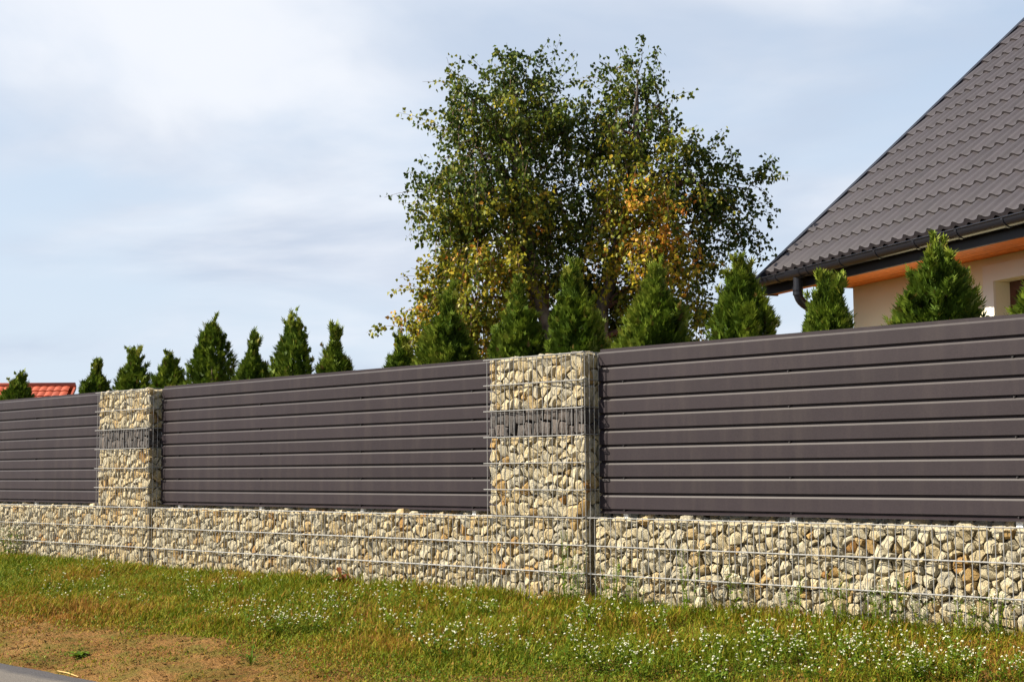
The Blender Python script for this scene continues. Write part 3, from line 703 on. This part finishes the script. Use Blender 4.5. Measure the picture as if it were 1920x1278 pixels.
# tile screws
scm2 = MB(); scm2.tube([(0, 0, 0), (0, -.006, .006)], [.008, .005], 6)
scr = mesh('tile_screw', scm2.v, scm2.f, M_SCREW)
hr = random.Random(5)
for j in range(nrow-1):
    for i in range(j % 2, 34, 2 if j == 0 else 4):
        o = Vector(slope((0.05+(i+0.80)*WAV, j*ROW+0.05, 0.022))); wp = MWh @ o - CAM
        if 960+FPX*wp.dot(_r)/wp.dot(_f) < 1930: obj('tile_screw', scr, roof, o)
# verge trim, ridge cap, eave flashing
RL = (WID/2-0.0)/CP
def sl_box(name, x0, x1, u0, u1, h0, h1, mat, parent):
    pts = [(x0, u0, h0), (x1, u0, h0), (x1, u1, h0), (x0, u1, h0), (x0, u0, h1), (x1, u0, h1), (x1, u1, h1), (x0, u1, h1)]
    v = [slope(q) for q in pts]; f = box_vf(0, 1, 0, 1, 0, 1)[1]; return obj(name, mesh(name, v, f, mat), parent)
sl_box('verge_trim', -0.035, 0.048, -0.10, RL-0.08, -0.005, 0.052, M_TRIM, roof)
sl_box('verge_board', -0.030, 0.018, -0.08, RL-0.10, -0.20, -0.0055, M_TRIM, roof)
sl_box('eave_flashing', 0.0, LEN, -0.075, 0.05, -0.024, -0.018, M_FLASH, roof)
cp = MB(); cp.tube([(0, WID/2, ridge_z+0.02), (LEN, WID/2, ridge_z+0.02)], 0.11, 10); obj('ridge_cap', mesh('ridge_cap', cp.v, cp.f, M_TILE, smooth=True), roof)
box('fascia', (0.05, LEN-0.05, 0.035, 0.065, ZS-0.012, ZE+0.012), M_TRIM, house)
box('fascia_end', (0.02, 0.0495, 0.036, 0.20, ZS-0.010, ZE+0.012), M_TRIM, house)
# soffit boards run along the eave
k = 0; y = 0.068
while y < OVE-0.01:
    ye = min(y+0.062, OVE-0.002); xa = OVG-0.05 if k > 1 else 0.06
    box('soffit_board', (xa, LEN-0.3, y, ye-(0.006 if ye < OVE-0.01 else 0.0), ZS+hr.uniform(0, .002), ZS+0.014), M_SOFF, house); y += 0.062; k += 1
box('soffit_back', (OVG-0.05, LEN-0.3, 0.068, OVE-0.002, ZS+0.016, ZS+0.03), M_TRIM, house)
box('soffit_end', (OVG-0.075, OVG-0.052, 0.066, OVE+0.05, ZS+0.001, ZE+0.10), M_TRIM, house)
# gutter: half round trough with a bead, brackets, then the downpipe with two bends
GR, GYC, GZC = 0.074, -0.044, ZE-0.012
def gut_profile():
    o = [(GYC+GR*math.cos(a), GZC+GR*math.sin(a)) for a in np.linspace(math.pi, 2*math.pi, 13)]
    i_ = [(GYC+(GR-.004)*math.cos(a), GZC+(GR-.004)*math.sin(a)) for a in np.linspace(2*math.pi, math.pi, 13)]
    return o+i_
pr = gut_profile(); n = len(pr); v = []
for x in (-0.02, LEN+0.02): v += [(x, y, z) for y, z in pr]
f = [(k, (k+1) % n, n+(k+1) % n, n+k)[::-1] for k in range(n)]
for b in (0, n):
    f.append(tuple(b+k for k in range(13)) if b == 0 else tuple(b+k for k in range(12, -1, -1)))
gut = obj('gutter', mesh('gutter', v, f, M_GUT, sharp=40), house)
bd = MB(); bd.tube([(-0.02, GYC-GR, GZC+.002), (LEN+.02, GYC-GR, GZC+.002)], 0.008, 8); obj('bead', mesh('bead', bd.v, bd.f, M_GUT, smooth=True), gut)
bk = MB()
for a, b in zip(np.linspace(math.pi*0.97, 2*math.pi, 11)[:-1], np.linspace(math.pi*0.97, 2*math.pi, 11)[1:]):
    r1, r2 = GR+.001, GR+.007
    q = [(r1, a), (r2, a), (r2, b), (r1, b)]; v = [(x, GYC+r*math.cos(t), GZC+r*math.sin(t)) for x in (0, .03) for r, t in q]
    bk.add(v, [(0, 1, 2, 3), (7, 6, 5, 4), (0, 4, 5, 1), (1, 5, 6, 2), (2, 6, 7, 3), (3, 7, 4, 0)])
bkm = mesh('bracket', bk.v, bk.f, M_GUT)
x = 0.52
while x < LEN: obj('bracket', bkm, gut, (x, 0, 0)); x += 0.62
sock = MB(); dx = 0.88
sock.tube([(dx-0.14, GYC, GZC-0.001), (dx+0.14, GYC, GZC-0.001)], [GR+.006, GR+.006], 20, cap=False)
pv = [q for q in sock.v]
obj('gutter_joint', mesh('gutter_joint', [(a, b, min(c, GZC+0.004)) for a, b, c in pv], sock.f, M_GUT, sharp=40), gut)
dp = MB(); pr_ = 0.047
def arc_pts(p0, p1, p2, n=6):
    p0, p1, p2 = Vector(p0), Vector(p1), Vector(p2); return [p0*(1-t)**2 + p1*2*t*(1-t) + p2*t*t for t in np.linspace(0, 1, n)]
zt, zb = GZC-GR+0.01, GZC-GR-0.17
path = [(dx, GYC, zt), (dx, GYC, zb+0.05)] + arc_pts((dx, GYC, zb+0.02), (dx, GYC, zb-0.06), (dx, GYC+0.10, zb-0.11)) + arc_pts((dx, OVE-0.19, zb-0.37), (dx, OVE-0.075, zb-0.44), (dx, OVE-0.075, zb-0.56)) + [(dx, OVE-0.075, 0.1)]
dp.tube(path, pr_, 14); dpo = obj('downpipe', mesh('downpipe', dp.v, dp.f, M_GUT, sharp=50), house)
for zc in (zt-0.10, zb+0.045):
    cl = MB(); cl.tube([(dx, GYC, zc), (dx, GYC, zc-0.05)], 0.054, 14); obj('pipe_collar', mesh('pipe_collar', cl.v, cl.f, M_GUT, sharp=40), dpo)

# ------------------------------------------------------------------ distant house with the red roof
RP = at_depth(100, 745, 62); rz = at_depth(100, 722, 62).z
c1 = at_depth(38, 722, 62); c2 = at_depth(141, 722, 62)
rd = (c2-c1); rd.z = 0; rl = rd.length; rd.normalize()
red = thing('house', 'distant house with a bright red tiled roof seen over the fence', 'house', (c1.x, c1.y, 0)); red.rotation_euler = (0, 0, math.atan2(rd.y, rd.x))
back = Vector((-rd.y, rd.x, 0)); sgn = 1 if back.dot(_f) > 0 else -1
RH, RW = rz, 3.4                                                  # ridge height, horizontal run of one slope
eave = RH-2.6
hw = MB(); v, f = box_vf(-6.0+0.5, rl-0.35, sgn*0.0-2.9, 2.9, 0, eave+0.15); hw.add(v, f)
for xa in (-5.5, rl-0.65):
    pf = [(-2.9, eave+0.1), (2.9, eave+0.1), (0, RH-0.45)]; v = [(xa, a, b) for a, b in pf]+[(xa+.3, a, b) for a, b in pf]
    hw.add(v, [(0, 1, 2), (5, 4, 3), (0, 3, 4, 1), (1, 4, 5, 2), (2, 5, 3, 0)])
obj('wall', mesh('wall', hw.v, hw.f, M_WALL), red)
rr_ = obj('roof', None, red)
u1 = math.hypot(RW, 2.6); cs_, sn_ = RW/u1, 2.6/u1
tl = MB(); ns = 6
for j, (u, h) in enumerate(((0, .0), (0, .05), (0.40, .012))):
    for k in range(ns+1): s = k/ns; tl.v.append((s*0.30, -u*0 + 0, 0)); tl.v[-1] = (s*0.30, u*cs_-h*sn_, u*sn_+h*cs_ + 0.035*math.sin(math.pi*s))
for j in range(2):
    for k in range(ns): a = j*(ns+1)+k; tl.f.append((a, a+1, a+ns+2, a+ns+1))
tlm = mesh('tile', tl.v, tl.f, M_RED, sharp=50)
nr = int(u1/0.38); nc = int((rl+6.0)/0.30); rest = MB(); k = 0
for j in range(nr):
    for i in range(nc):
        o = Vector((-6.0+i*0.30, -RW+j*0.38*cs_, eave+j*0.38*sn_))
        if j >= nr-4 and o.x > 0.2: obj('tile', tlm, rr_, o); k += 1
        else: rest.add([Vector(p)+o for p in tl.v], tl.f)
        rest.add([((Vector(p)+o).x, -(Vector(p)+o).y, (Vector(p)+o).z) for p in tl.v], [q[::-1] for q in tl.f])
obj('far_tiles', rest.mesh('far_tiles', M_RED, sharp=50), rr_, kind='stuff')
rc = MB(); rc.tube([(-6.0, 0, RH-0.02), (rl, 0, RH-0.02)], 0.13, 8); obj('ridge_cap', mesh('ridge_cap', rc.v, rc.f, M_RED, smooth=True), rr_)
vb = MB(); v = [(rl-0.03, -RW-.02, eave-.02), (rl+0.05, -RW-.02, eave-.02), (rl+0.05, 0, RH+.0), (rl-0.03, 0, RH+.0)]; v += [(a, b, c-.16) for a, b, c in v]
vb.add(v, [(0, 1, 2, 3), (7, 6, 5, 4), (0, 4, 5, 1), (1, 5, 6, 2), (2, 6, 7, 3), (3, 7, 4, 0)]); obj('verge_board', mesh('verge_board', vb.v, vb.f, M_RED), rr_)

# ------------------------------------------------------------------ birch
def birch():
    rg = np.random.default_rng(77); D0 = 17.0
    base = at_depth(1085, 885, D0); bx, by = base.x, base.y
    t = thing('birch_tree', 'drooping birch with green and yellowing leaves behind the conifers', 'tree', (bx, by, 0))
    S = FPX/D0; B0 = Vector((bx, by, 0))
    def W(px, py, dz=0.0): return at_depth(px, py, D0+dz) - B0
    # clumps: pixel centre, pixel radii, depth offset, leaf share, yellowness
    CL = [(955, 330, 120, 150, 0.0, 1.00, .28), (960, 205, 95, 75, .1, .42, .22), (966, 138, 30, 40, .1, .10, .20), (880, 205, 44, 50, -.3, .13, .24), (862, 175, 18, 28, -.3, .04, .2),
          (905, 290, 80, 90, -.4, .42, .30), (1065, 350, 95, 140, .4, .80, .18), (1078, 250, 32, 50, .4, .09, .2), (1190, 225, 68, 80, .2, .42, .22), (1195, 148, 32, 34, .2, .09, .2),
          (1235, 195, 34, 50, .1, .09, .2), (1140, 260, 26, 45, .2, .06, .2), (1200, 345, 85, 85, -.3, .55, .48), (1195, 440, 78, 80, -.5, .52, .74), (1222, 420, 22, 45, -.75, .07, 1.02),
          (1330, 350, 75, 48, .2, .24, .22), (1350, 415, 60, 50, .2, .22, .20), (1400, 355, 40, 32, .2, .09, .2), (1290, 320, 45, 40, .2, .10, .3), (1290, 440, 50, 70, .1, .20, .28),
          (815, 360, 34, 22, -.2, .05, .26), (845, 400, 48, 60, -.2, .20, .32), (850, 480, 55, 70, -.3, .28, .42), (930, 460, 95, 80, -.4, .55, .55), (890, 560, 80, 60, -.5, .42, .62),
          (820, 590, 45, 50, -.5, .20, .64), (775, 640, 30, 40, -.5, .09, .70), (850, 640, 85, 40, -.5, .28, .66), (1030, 500, 100, 90, .5, .60, .16), (1060, 590, 130, 70, .6, .60, .14), (1150, 520, 80, 80, .3, .42, .34),
          (1240, 530, 72, 60, -.1, .33, .52), (1290, 560, 42, 55, -.1, .13, .50), (1000, 620, 110, 40, .5, .30, .30), (1180, 610, 90, 35, .4, .24, .40), (1305, 615, 22, 30, -.1, .03, .5)]
    tw = MB(); lm = MB()
    stems = {'a': [W(1085, 890), W(1060, 760), W(1020, 600), W(985, 420), W(965, 250), W(966, 120)], 'b': [W(1085, 890), W(1100, 740), W(1135, 580), W(1170, 420), W(1190, 260), W(1195, 130)]}
    for k, P in stems.items():
        P[0].z = -0.05; tw_r = [0.13, 0.105, 0.08, 0.05, 0.025, 0.006]
        q = []; rr = []
        for i in range(len(P)-1):
            for s in (0, .33, .66):
                p = P[i].lerp(P[i+1], s); q.append(p + Vector((rg.normal(0, .03), rg.normal(0, .03), 0))*(i > 0)); rr.append(tw_r[i]*(1-s)+tw_r[i+1]*s)
        q.append(P[-1]); rr.append(tw_r[-1]); lm.tube(q, rr, 9); stems[k] = (q, rr)
    obj('trunk', mesh('trunk', lm.v, lm.f, M_BIRCHBARK, smooth=True), t)
    lb = MB(); limbs = []
    cents = []; 
    for (px, py, ra, rb_, dz, sh, ye) in CL:
        c = W(px, py, dz); q, rr = min(stems.values(), key=lambda s: min((p-c).length for p in s[0]))
        # limb leaves the stem lower than the clump and arches out
        cand = [(abs((q[i]-c).length - 0.8) + (2 if q[i].z > c.z-0.1 else 0) , i) for i in range(2, len(q)-1)]
        i = min(cand)[1]; s = q[i]; mid = s.lerp(c, .55) + Vector((0, 0, 0.22)); L_ = arc = [s*(1-t_)**2+mid*2*t_*(1-t_)+c*t_*t_ for t_ in np.linspace(0, 1, 7)]
        r0 = min(rr[i]*0.75, 0.035)
        lb.tube(L_, list(np.linspace(r0, 0.006, 7)), 6); cents.append((c, L_))
    obj('limbs', mesh('limbs', lb.v, lb.f, M_TWIG, smooth=True), t)
    LP, LD, LT = [], [], []; total = 66000; ssum = sum(c[5] for c in CL)
    for (px, py, ra, rb_, dz, sh, ye), (c, L_) in zip(CL, cents):
        nl = int(total*sh/ssum); ntw = max(3, nl//36); R1 = ra/S; R2 = rb_/S
        for _ in range(ntw):
            # twig start inside the clump; shell-biased so that the middle stays open
            d = rg.normal(0, 1, 3); d /= np.linalg.norm(d); rad = rg.random()**0.42
            p = np.array(c) + np.array(_r)*d[0]*R1*rad + np.array([_f.x, _f.y, 0])*d[1]*min(R1, R2*1.2)*rad + np.array([0, 0, 1.])*d[2]*R2*rad
            ln = (0.30+0.40*rg.random())*min(1.0, 0.45+R2*1.1); upw = d[2] > 0.35
            outd = np.array(_r)*d[0] + np.array([_f.x, _f.y, 0])*d[1]; 
            dr = np.array([outd[0]*.6, outd[1]*.6, 0.55 if upw else -0.35]) + rg.normal(0, .25, 3); dr /= np.linalg.norm(dr)
            pts = [p.copy()]; ns_ = 6; cur = dr.copy(); g_ = 0.10 if upw else 0.36
            for _k in range(ns_):
                cur = cur + np.array([0, 0, -g_]) + rg.normal(0, .10, 3); cur /= np.linalg.norm(cur); pts.append(pts[-1]+cur*ln/ns_)
            tw.tube([Vector(a) for a in pts], list(np.linspace(0.0035, 0.0015, ns_+1)), 3, cap=False)
            if rg.random() < 0.15:                                    # tie the twig back to its limb
                anchor = L_[int(rg.integers(2, 7))]; tw.tube([anchor, anchor.lerp(Vector(p), .5)+Vector((0, 0, .05)), Vector(p)], [.006, .0045, .0035], 3, cap=False)
            n = 36; a = rg.random(n)*ns_; k = np.minimum(a.astype(int), ns_-1); fr_ = (a-k)[:, None]; pa = np.array(pts)
            LP.append(pa[k]*(1-fr_)+pa[k+1]*fr_ + rg.normal(0, .030, (n, 3))); LT.append(np.clip(ye + rg.normal(0, .15, n) + 0.10*rg.normal(), 0, 1))
            ld = rg.normal(0, .55, (n, 3)); ld[:, 2] -= 0.75; LD.append(ld)
    obj('twigs', mesh('twigs', tw.v, tw.f, M_TWIG), t)
    P = np.concatenate(LP); T = np.concatenate(LT); Dn = np.concatenate(LD); Dn /= np.linalg.norm(Dn, axis=1)[:, None]; n = len(P)
    sd = np.cross(Dn, rg.normal(0, 1, (n, 3))); sd /= np.linalg.norm(sd, axis=1)[:, None]; nr = np.cross(Dn, sd)
    Ls = 0.040+0.022*rg.random(n); Wd = Ls*(0.34+0.10*rg.random(n)); fold = Wd*(0.15+0.5*rg.random(n))
    st = P + Dn*0.012
    L1 = st + Dn*(Ls*.34)[:, None]
    V = np.stack([st, L1-sd*Wd[:, None]+nr*fold[:, None], st+Dn*Ls[:, None], L1+sd*Wd[:, None]+nr*fold[:, None], st+Dn*(Ls*.5)[:, None]], 1).reshape(-1, 3)
    i0 = np.arange(n)*5
    Fc = np.concatenate([np.stack([i0, i0+1, i0+4], 1), np.stack([i0+1, i0+2, i0+4], 1), np.stack([i0+2, i0+3, i0+4], 1), np.stack([i0+3, i0, i0+4], 1)])
    obj('crown', mesh_np('crown', V, Fc, M_BLEAF, False, {'tone': np.repeat(T, 5)}), t)
birch()

# ------------------------------------------------------------------ verge grass and weeds
def ground_px(px, py):
    """pixel to a point on the verge: march the ray down to the ground profile"""
    p = at_z(px, py, -0.1)
    for _ in range(14): p = p.lerp(at_z(px, py, gz1(p.x, p.y)), 0.6)
    return p
def cover(x, y):
    """share of ground covered by plants"""
    wob = 0.55*(vnoise(x, y, 0.9, 21)-0.5) + 0.35*(vnoise(x, y, 3.1, 22)-0.5)
    edge = -2.30 + 0.02*x + wob - 0.10*np.clip(x+0.5, 0, 2)*3
    c = np.clip((y-edge)/0.45, 0, 1); c = c*(0.45+0.45*vnoise(x, y, 2.3, 23)+0.35*vnoise(x, y, 11, 27))
    moss = np.clip((vnoise(x, y, 2.0, 24)-0.40)*4, 0, 1)*np.clip((-2.45-y)/0.2, 0, 1)*np.clip((y+3.08)/0.1, 0, 1)
    bare = np.clip((vnoise(x, y, 1.5, 25)-0.70)*5, 0, 1)
    return np.clip(c*(1-0.75*bare) + 0.62*moss + 0.34*vnoise(x, y, 5, 26)**3, 0, 1), moss
def grass():
    rg = np.random.default_rng(3); n = 430000
    x = rg.uniform(-12.5, 5.2, n); y = rg.uniform(-3.12, 0.0, n)
    lat = x-CAM.x; fw = y-CAM.y; dep = lat*_f.x + fw*_f.y; sx = 960+FPX*(lat*_r.x+fw*_r.y)/np.maximum(dep, .5)
    z0 = gz(x, y); sy = 639-FPX*((lat*_u.x+fw*_u.y+(z0-CAM.z)*_u.z)/np.maximum(dep, .5))
    keep = (sx > -260) & (sx < 2180) & (sy < 1500)
    cv, moss = cover(x, y); keep &= rg.random(n) < cv
    x, y, dep, moss, z0 = x[keep], y[keep], dep[keep], moss[keep], z0[keep]; n = len(x)
    tall = vnoise(x, y, 1.7, 31); wallk = np.clip((y+0.30)/0.28, 0, 1)
    hgt = (0.018+0.070*rg.random(n)**1.9)*(0.5+1.0*tall) + 0.05*wallk*rg.random(n)
    hgt = np.where(moss > 0.2, hgt*0.35, hgt); fringe = np.clip((y+2.4)/0.6, 0.35, 1); hgt *= fringe
    wd = (0.0020+0.0026*rg.random(n))*np.clip(dep/9.0, 0.8, 1.5)
    an = rg.random(n)*2*np.pi; ln = np.stack([np.cos(an), np.sin(an), 0*an], 1); sd = np.stack([-np.sin(an), np.cos(an), 0*an], 1)
    lean = (0.2+1.5*rg.random(n)**1.7)*hgt
    B = np.stack([x, y, z0-0.006], 1); up = np.array([0, 0, 1.])
    mid = B + up*(hgt*.62)[:, None] + ln*(lean*.32)[:, None]; tip = B + up*hgt[:, None] + ln*lean[:, None]
    wv = wd[:, None]
    V = np.stack([B-sd*wv, B+sd*wv, mid+sd*wv*.8, mid-sd*wv*.8, tip], 1).reshape(-1, 3); i0 = np.arange(n)*5
    F = np.concatenate([np.stack([i0, i0+1, i0+2], 1), np.stack([i0, i0+2, i0+3], 1), np.stack([i0+3, i0+2, i0+4], 1)])
    dry = vnoise(x, y, 0.8, 33)*0.55 + vnoise(x, y, 2.6, 34)*0.45
    T = np.clip(0.16 + 0.95*(dry-0.22) + rg.normal(0, .21, n) + np.where(rg.random(n) < .13, .35, 0) + 0.18*np.clip((-1.5-y), 0, 1), 0, 1)
    o = obj('verge_grass', mesh_np('verge_grass', V, F, M_GRASS, False, {'tone': np.repeat(T, 5)}), kind='stuff')
    tag(o, 'short green and dry brown grass on the sloping verge before the gabion wall', 'grass')
    # low broad leaves among the blades
    n = 190000; x = rg.uniform(-12.5, 5.2, n); y = rg.uniform(-3.05, -0.02, n); cv, moss = cover(x, y)
    lat = x-CAM.x; fw = y-CAM.y; dep = lat*_f.x+fw*_f.y; sx = 960+FPX*(lat*_r.x+fw*_r.y)/np.maximum(dep, .5)
    k = (rg.random(n) < cv*0.9) & (sx > -200) & (sx < 2120) & (vnoise(x, y, 2.2, 36) > 0.22); x, y = x[k], y[k]; n = len(x); z = gz(x, y)
    c = np.stack([x, y, z+0.008+0.05*rg.random(n)**1.5], 1); an = rg.random(n)*2*np.pi; tl = rg.normal(0.35, .35, n)
    d = np.stack([np.cos(an)*np.cos(tl), np.sin(an)*np.cos(tl), np.sin(tl)], 1); s = np.cross(d, [0, 0, 1.]); s /= np.linalg.norm(s, axis=1)[:, None]
    l = (0.009+0.018*rg.random(n)**2)[:, None]; wv = l*0.30
    V = np.stack([c, c+d*l*.5+s*wv, c+d*l, c+d*l*.5-s*wv], 1).reshape(-1, 3)
    o = obj('ground_herbs', mesh_np('ground_herbs', V, np.arange(n*4).reshape(-1, 4), M_WEED, False, {'tone': np.repeat(np.clip(rg.normal(.45, .27, n), 0, 1), 4)}), kind='stuff')
    tag(o, 'tiny leafy herbs spread through the verge grass', 'herbs')
grass()

def weed_meshes(seed, nst, h, spread, heads, hr_=0.0060):
    rg = np.random.default_rng(seed); st = MB(); V, F, T = [], [], []; HV, HF = [], []
    def leaf(p, d, l, wk=0.22, t=.4):
        d = d/np.linalg.norm(d); s = np.cross(d, [0, 0, 1.]); s = s/max(1e-6, np.linalg.norm(s)); b = len(V)
        V.extend([p, p+d*l*.45+s*l*wk, p+d*l+np.array([0, 0, -l*.12]), p+d*l*.45-s*l*wk]); F.append((b, b+1, b+2, b+3)); T.extend([t]*4)
    def head(p):
        for k in range(9):
            a = rg.random()*6.283; q = p + np.array([math.cos(a), math.sin(a), 0])*hr_*rg.random()**.5 + np.array([0, 0, hr_*1.0*rg.random()])
            nrm = np.array([math.cos(a)*.6, math.sin(a)*.6, 1.0])+rg.normal(0, .3, 3); nrm /= np.linalg.norm(nrm); e1 = np.cross(nrm, [1, .2, 0.]); e1 /= np.linalg.norm(e1); e2 = np.cross(nrm, e1)
            r = hr_*(.32+.2*rg.random()); b = len(HV)
            HV.extend([q+e1*r, q+e2*r, q-e1*r, q-e2*r, q+nrm*r*.5]); HF.extend([(b, b+1, b+4), (b+1, b+2, b+4), (b+2, b+3, b+4), (b+3, b, b+4)])
    for i in range(nst):
        a = rg.random()*6.283; hh = h*(.6+.45*rg.random()); ou = spread*rg.random()**.6
        p0 = np.array([math.cos(a)*ou*.25, math.sin(a)*ou*.25, -.01]); p2 = np.array([math.cos(a)*ou, math.sin(a)*ou, hh]); p1 = p0*.6+p2*.4+np.array([0, 0, hh*.12])
        pts = [p0*(1-t)**2+p1*2*t*(1-t)+p2*t*t for t in np.linspace(0, 1, 5)]; st.tube([Vector(q) for q in pts], list(np.linspace(.0022, .0012, 5)), 3, t=.5, cap=False)
        for k in range(10):
            t_ = rg.random()*.85; p = p0*(1-t_)**2+p1*2*t_*(1-t_)+p2*t_*t_; b = rg.random()*6.283
            leaf(p, np.array([math.cos(b), math.sin(b), .5+.4*rg.random()]), .018+.022*rg.random(), t=float(np.clip(rg.normal(.45, .2), 0, 1)))
        if heads:
            head(p2)
            for k in range(int(rg.integers(0, heads+1))):
                b = rg.random()*6.283; q = p2 + np.array([math.cos(b)*.02, math.sin(b)*.02, -.006-.03*rg.random()])*(.8+rg.random()); st.tube([Vector(p2*.75+p1*.25), Vector(q)], [.0013, .001], 3, t=.5, cap=False); head(q)
    res = [('stems', mesh('stems', st.v, st.f, M_WEED, tone=st.t)), ('leaves', mesh_np('leaves', np.array(V), np.array(F), M_WEED, False, {'tone': T}))]
    if heads: res.append(('flower_heads', mesh_np('flower_heads', np.array(HV), np.array(HF), M_PETAL)))
    return res
SMALL = [weed_meshes(900+i, 3+i % 3, 0.10+0.014*i, 0.10, 1) for i in range(6)]
TALL = [weed_meshes(930+i, 7, 0.26+0.04*i, 0.10, 2, .0055) for i in range(4)]
CLUMP = [weed_meshes(950+i, 20, 0.18, 0.17, 1, .0064) for i in range(3)]
def plant(protos, p, label, group, rg, name='flowering_weed', cat='weed', s=1.0):
    t = thing(name, label, cat, (p.x, p.y, gz1(p.x, p.y)), rg.uniform(0, 6.28), group); t.scale = (s, s, s*rg.uniform(.85, 1.15))
    for nm, me in rg.choice(protos): obj(nm, me, t, kind='stuff')
    return t
wr = random.Random(61)
n = 0; tries = 0
while n < 240 and tries < 6000:
    tries += 1; px = wr.uniform(-20, 1940); py = wr.uniform(1035, 1290)
    p = at_z(px, py, -0.10)
    if p.y > -0.08 or p.y < -2.2: continue
    p = ground_px(px, py)
    if p.y > -0.08 or p.y < -2.25: continue
    k = float(vnoise(p.x, p.y, 1.4, 41)); want = (0.35+0.8*max(0, k-.35)*2)*(0.35+0.65*min(1, max(0, (px-100)/900)))
    if wr.random() > want: continue
    plant(SMALL, p, 'small white flowered weed scattered in the verge grass', 'small flowering weeds in the grass', wr, s=wr.uniform(.8, 1.25)); n += 1
for px, py, lb in ((822, 1242, 'bushy clump of white flowers in grass below the pillar before the birch'), (582, 1188, 'dense white flower clump beside the bare sandy soil'), (515, 1192, 'airy white flower clump in the verge below the middle gabion wall')):
    plant(CLUMP, ground_px(px, py), lb, None, wr, name='flower_clump', s=1.0 if px < 600 else 1.2)
for px in (1035, 1062, 1085, 1128, 1150, 1175, 1197, 1290, 1330, 1380, 1470, 1488, 1560, 1580, 1625, 1642, 1662, 1682, 1725, 1800, 1815, 1835, 1870):
    q = at_y(px, 1100, -0.07-0.08*wr.random()); plant(TALL, q, *(('tall leafy flowering weed at the foot of the gabion pillar before the birch', 'tall weeds at the pillar foot') if px < 1110 else ('tall leafy flowering weed at the foot of the gabion wall below the house', 'tall weeds along the wall foot')), wr, s=wr.uniform(.75, 1.2))
def rosette(p, nlf, l, label, name, mat, up=.5, wk=.28, cat='weed'):
    rg = np.random.default_rng(int(p.x*1000) % 9999+10000); t = thing(name, label, cat, (p.x, p.y, gz1(p.x, p.y)))
    for i in range(nlf):
        a = i*2.4+rg.normal(0, .3); L_ = l*(.6+.5*rg.random()); u = up*(.5+rg.random()); s = np.array([-math.sin(a), math.cos(a), 0]); d = np.array([math.cos(a), math.sin(a), 0.])
        V = [];
        for k, (tt, ww) in enumerate(((0, .15), (.3, .8), (.65, 1), (.9, .55), (1, .02))):
            c = d*L_*tt + np.array([0, 0, L_*u*(tt-0.75*tt*tt)]) ; V += [c-s*wk*L_*ww*.5+np.array([0, 0, .15*wk*L_*ww]), c-np.array([0, 0, 0]), c+s*wk*L_*ww*.5+np.array([0, 0, .15*wk*L_*ww])]
        F = []
        for k in range(4): F += [(k*3, k*3+1, k*3+4, k*3+3), (k*3+1, k*3+2, k*3+5, k*3+4)]
        obj('leaf', mesh('leaf', V, F, mat, smooth=True, tone=float(np.clip(rg.normal(.25, .15), 0, 1))), t)
    return t
rosette(ground_px(148, 1232), 16, 0.085, 'dark green broad leaved weed on the bare sand beside the asphalt', 'broadleaf_weed', M_WEED, .9, .55)
rosette(ground_px(470, 1246), 22, 0.15, 'tuft of long green blades on the bare sandy soil', 'grass_tuft', M_WEED, 1.6, .07)
rosette(ground_px(610, 1262), 18, 0.12, 'pale grass tuft at the sandy edge of the verge', 'grass_tuft', M_GRASS, 1.4, .06)
rosette(at_y(640, 1062, -.06), 14, 0.16, 'reddish brown withered weed against the middle gabion wall', 'dock_weed', M_RUST, 1.9, .22)
for px, py in ((8, 1030), (22, 1036)): plant(TALL, at_y(px, py, -.10), 'leafy green weed at the foot of the wall below the red roof', 'weeds below the red roof', wr, s=1.5)
sp = [ground_px(108, 1259), ground_px(128, 1263), ground_px(147, 1270)]
ds = MB(); ds.tube([Vector((p.x, p.y, p.z+.008)) for p in sp], [.004, .0055, .003], 5)
tag(obj('dry_stalk', mesh('dry_stalk', ds.v, ds.f, M_STRAW)), 'dry straw coloured stalk lying along the asphalt edge', 'stalk')
# crumbs of soil and little stones on the bare strip
rg = np.random.default_rng(8); mb = MB()
for _ in range(6000):
    x = rg.uniform(-6.5, 1.2); y = rg.uniform(-3.05, -1.9); r = 0.004+0.020*rg.random()**3; z = gz1(x, y)
    v = [(x+r*a*rg.uniform(.7, 1.2), y+r*b*rg.uniform(.7, 1.2), z+r*c*.7) for a, b, c in ((1, 0, 0), (0, 1, 0), (-1, 0, 0), (0, -1, 0), (0, 0, 1), (0, 0, -.6))]
    mb.add(v, [(0, 1, 4), (1, 2, 4), (2, 3, 4), (3, 0, 4), (1, 0, 5), (2, 1, 5), (3, 2, 5), (0, 3, 5)], float(rg.choice([.1, .3, .7])))
o = obj('soil_crumbs', mb.mesh('soil_crumbs', M_SOIL), kind='stuff'); tag(o, 'clods and pebbles strewn over the bare sandy strip', 'soil')
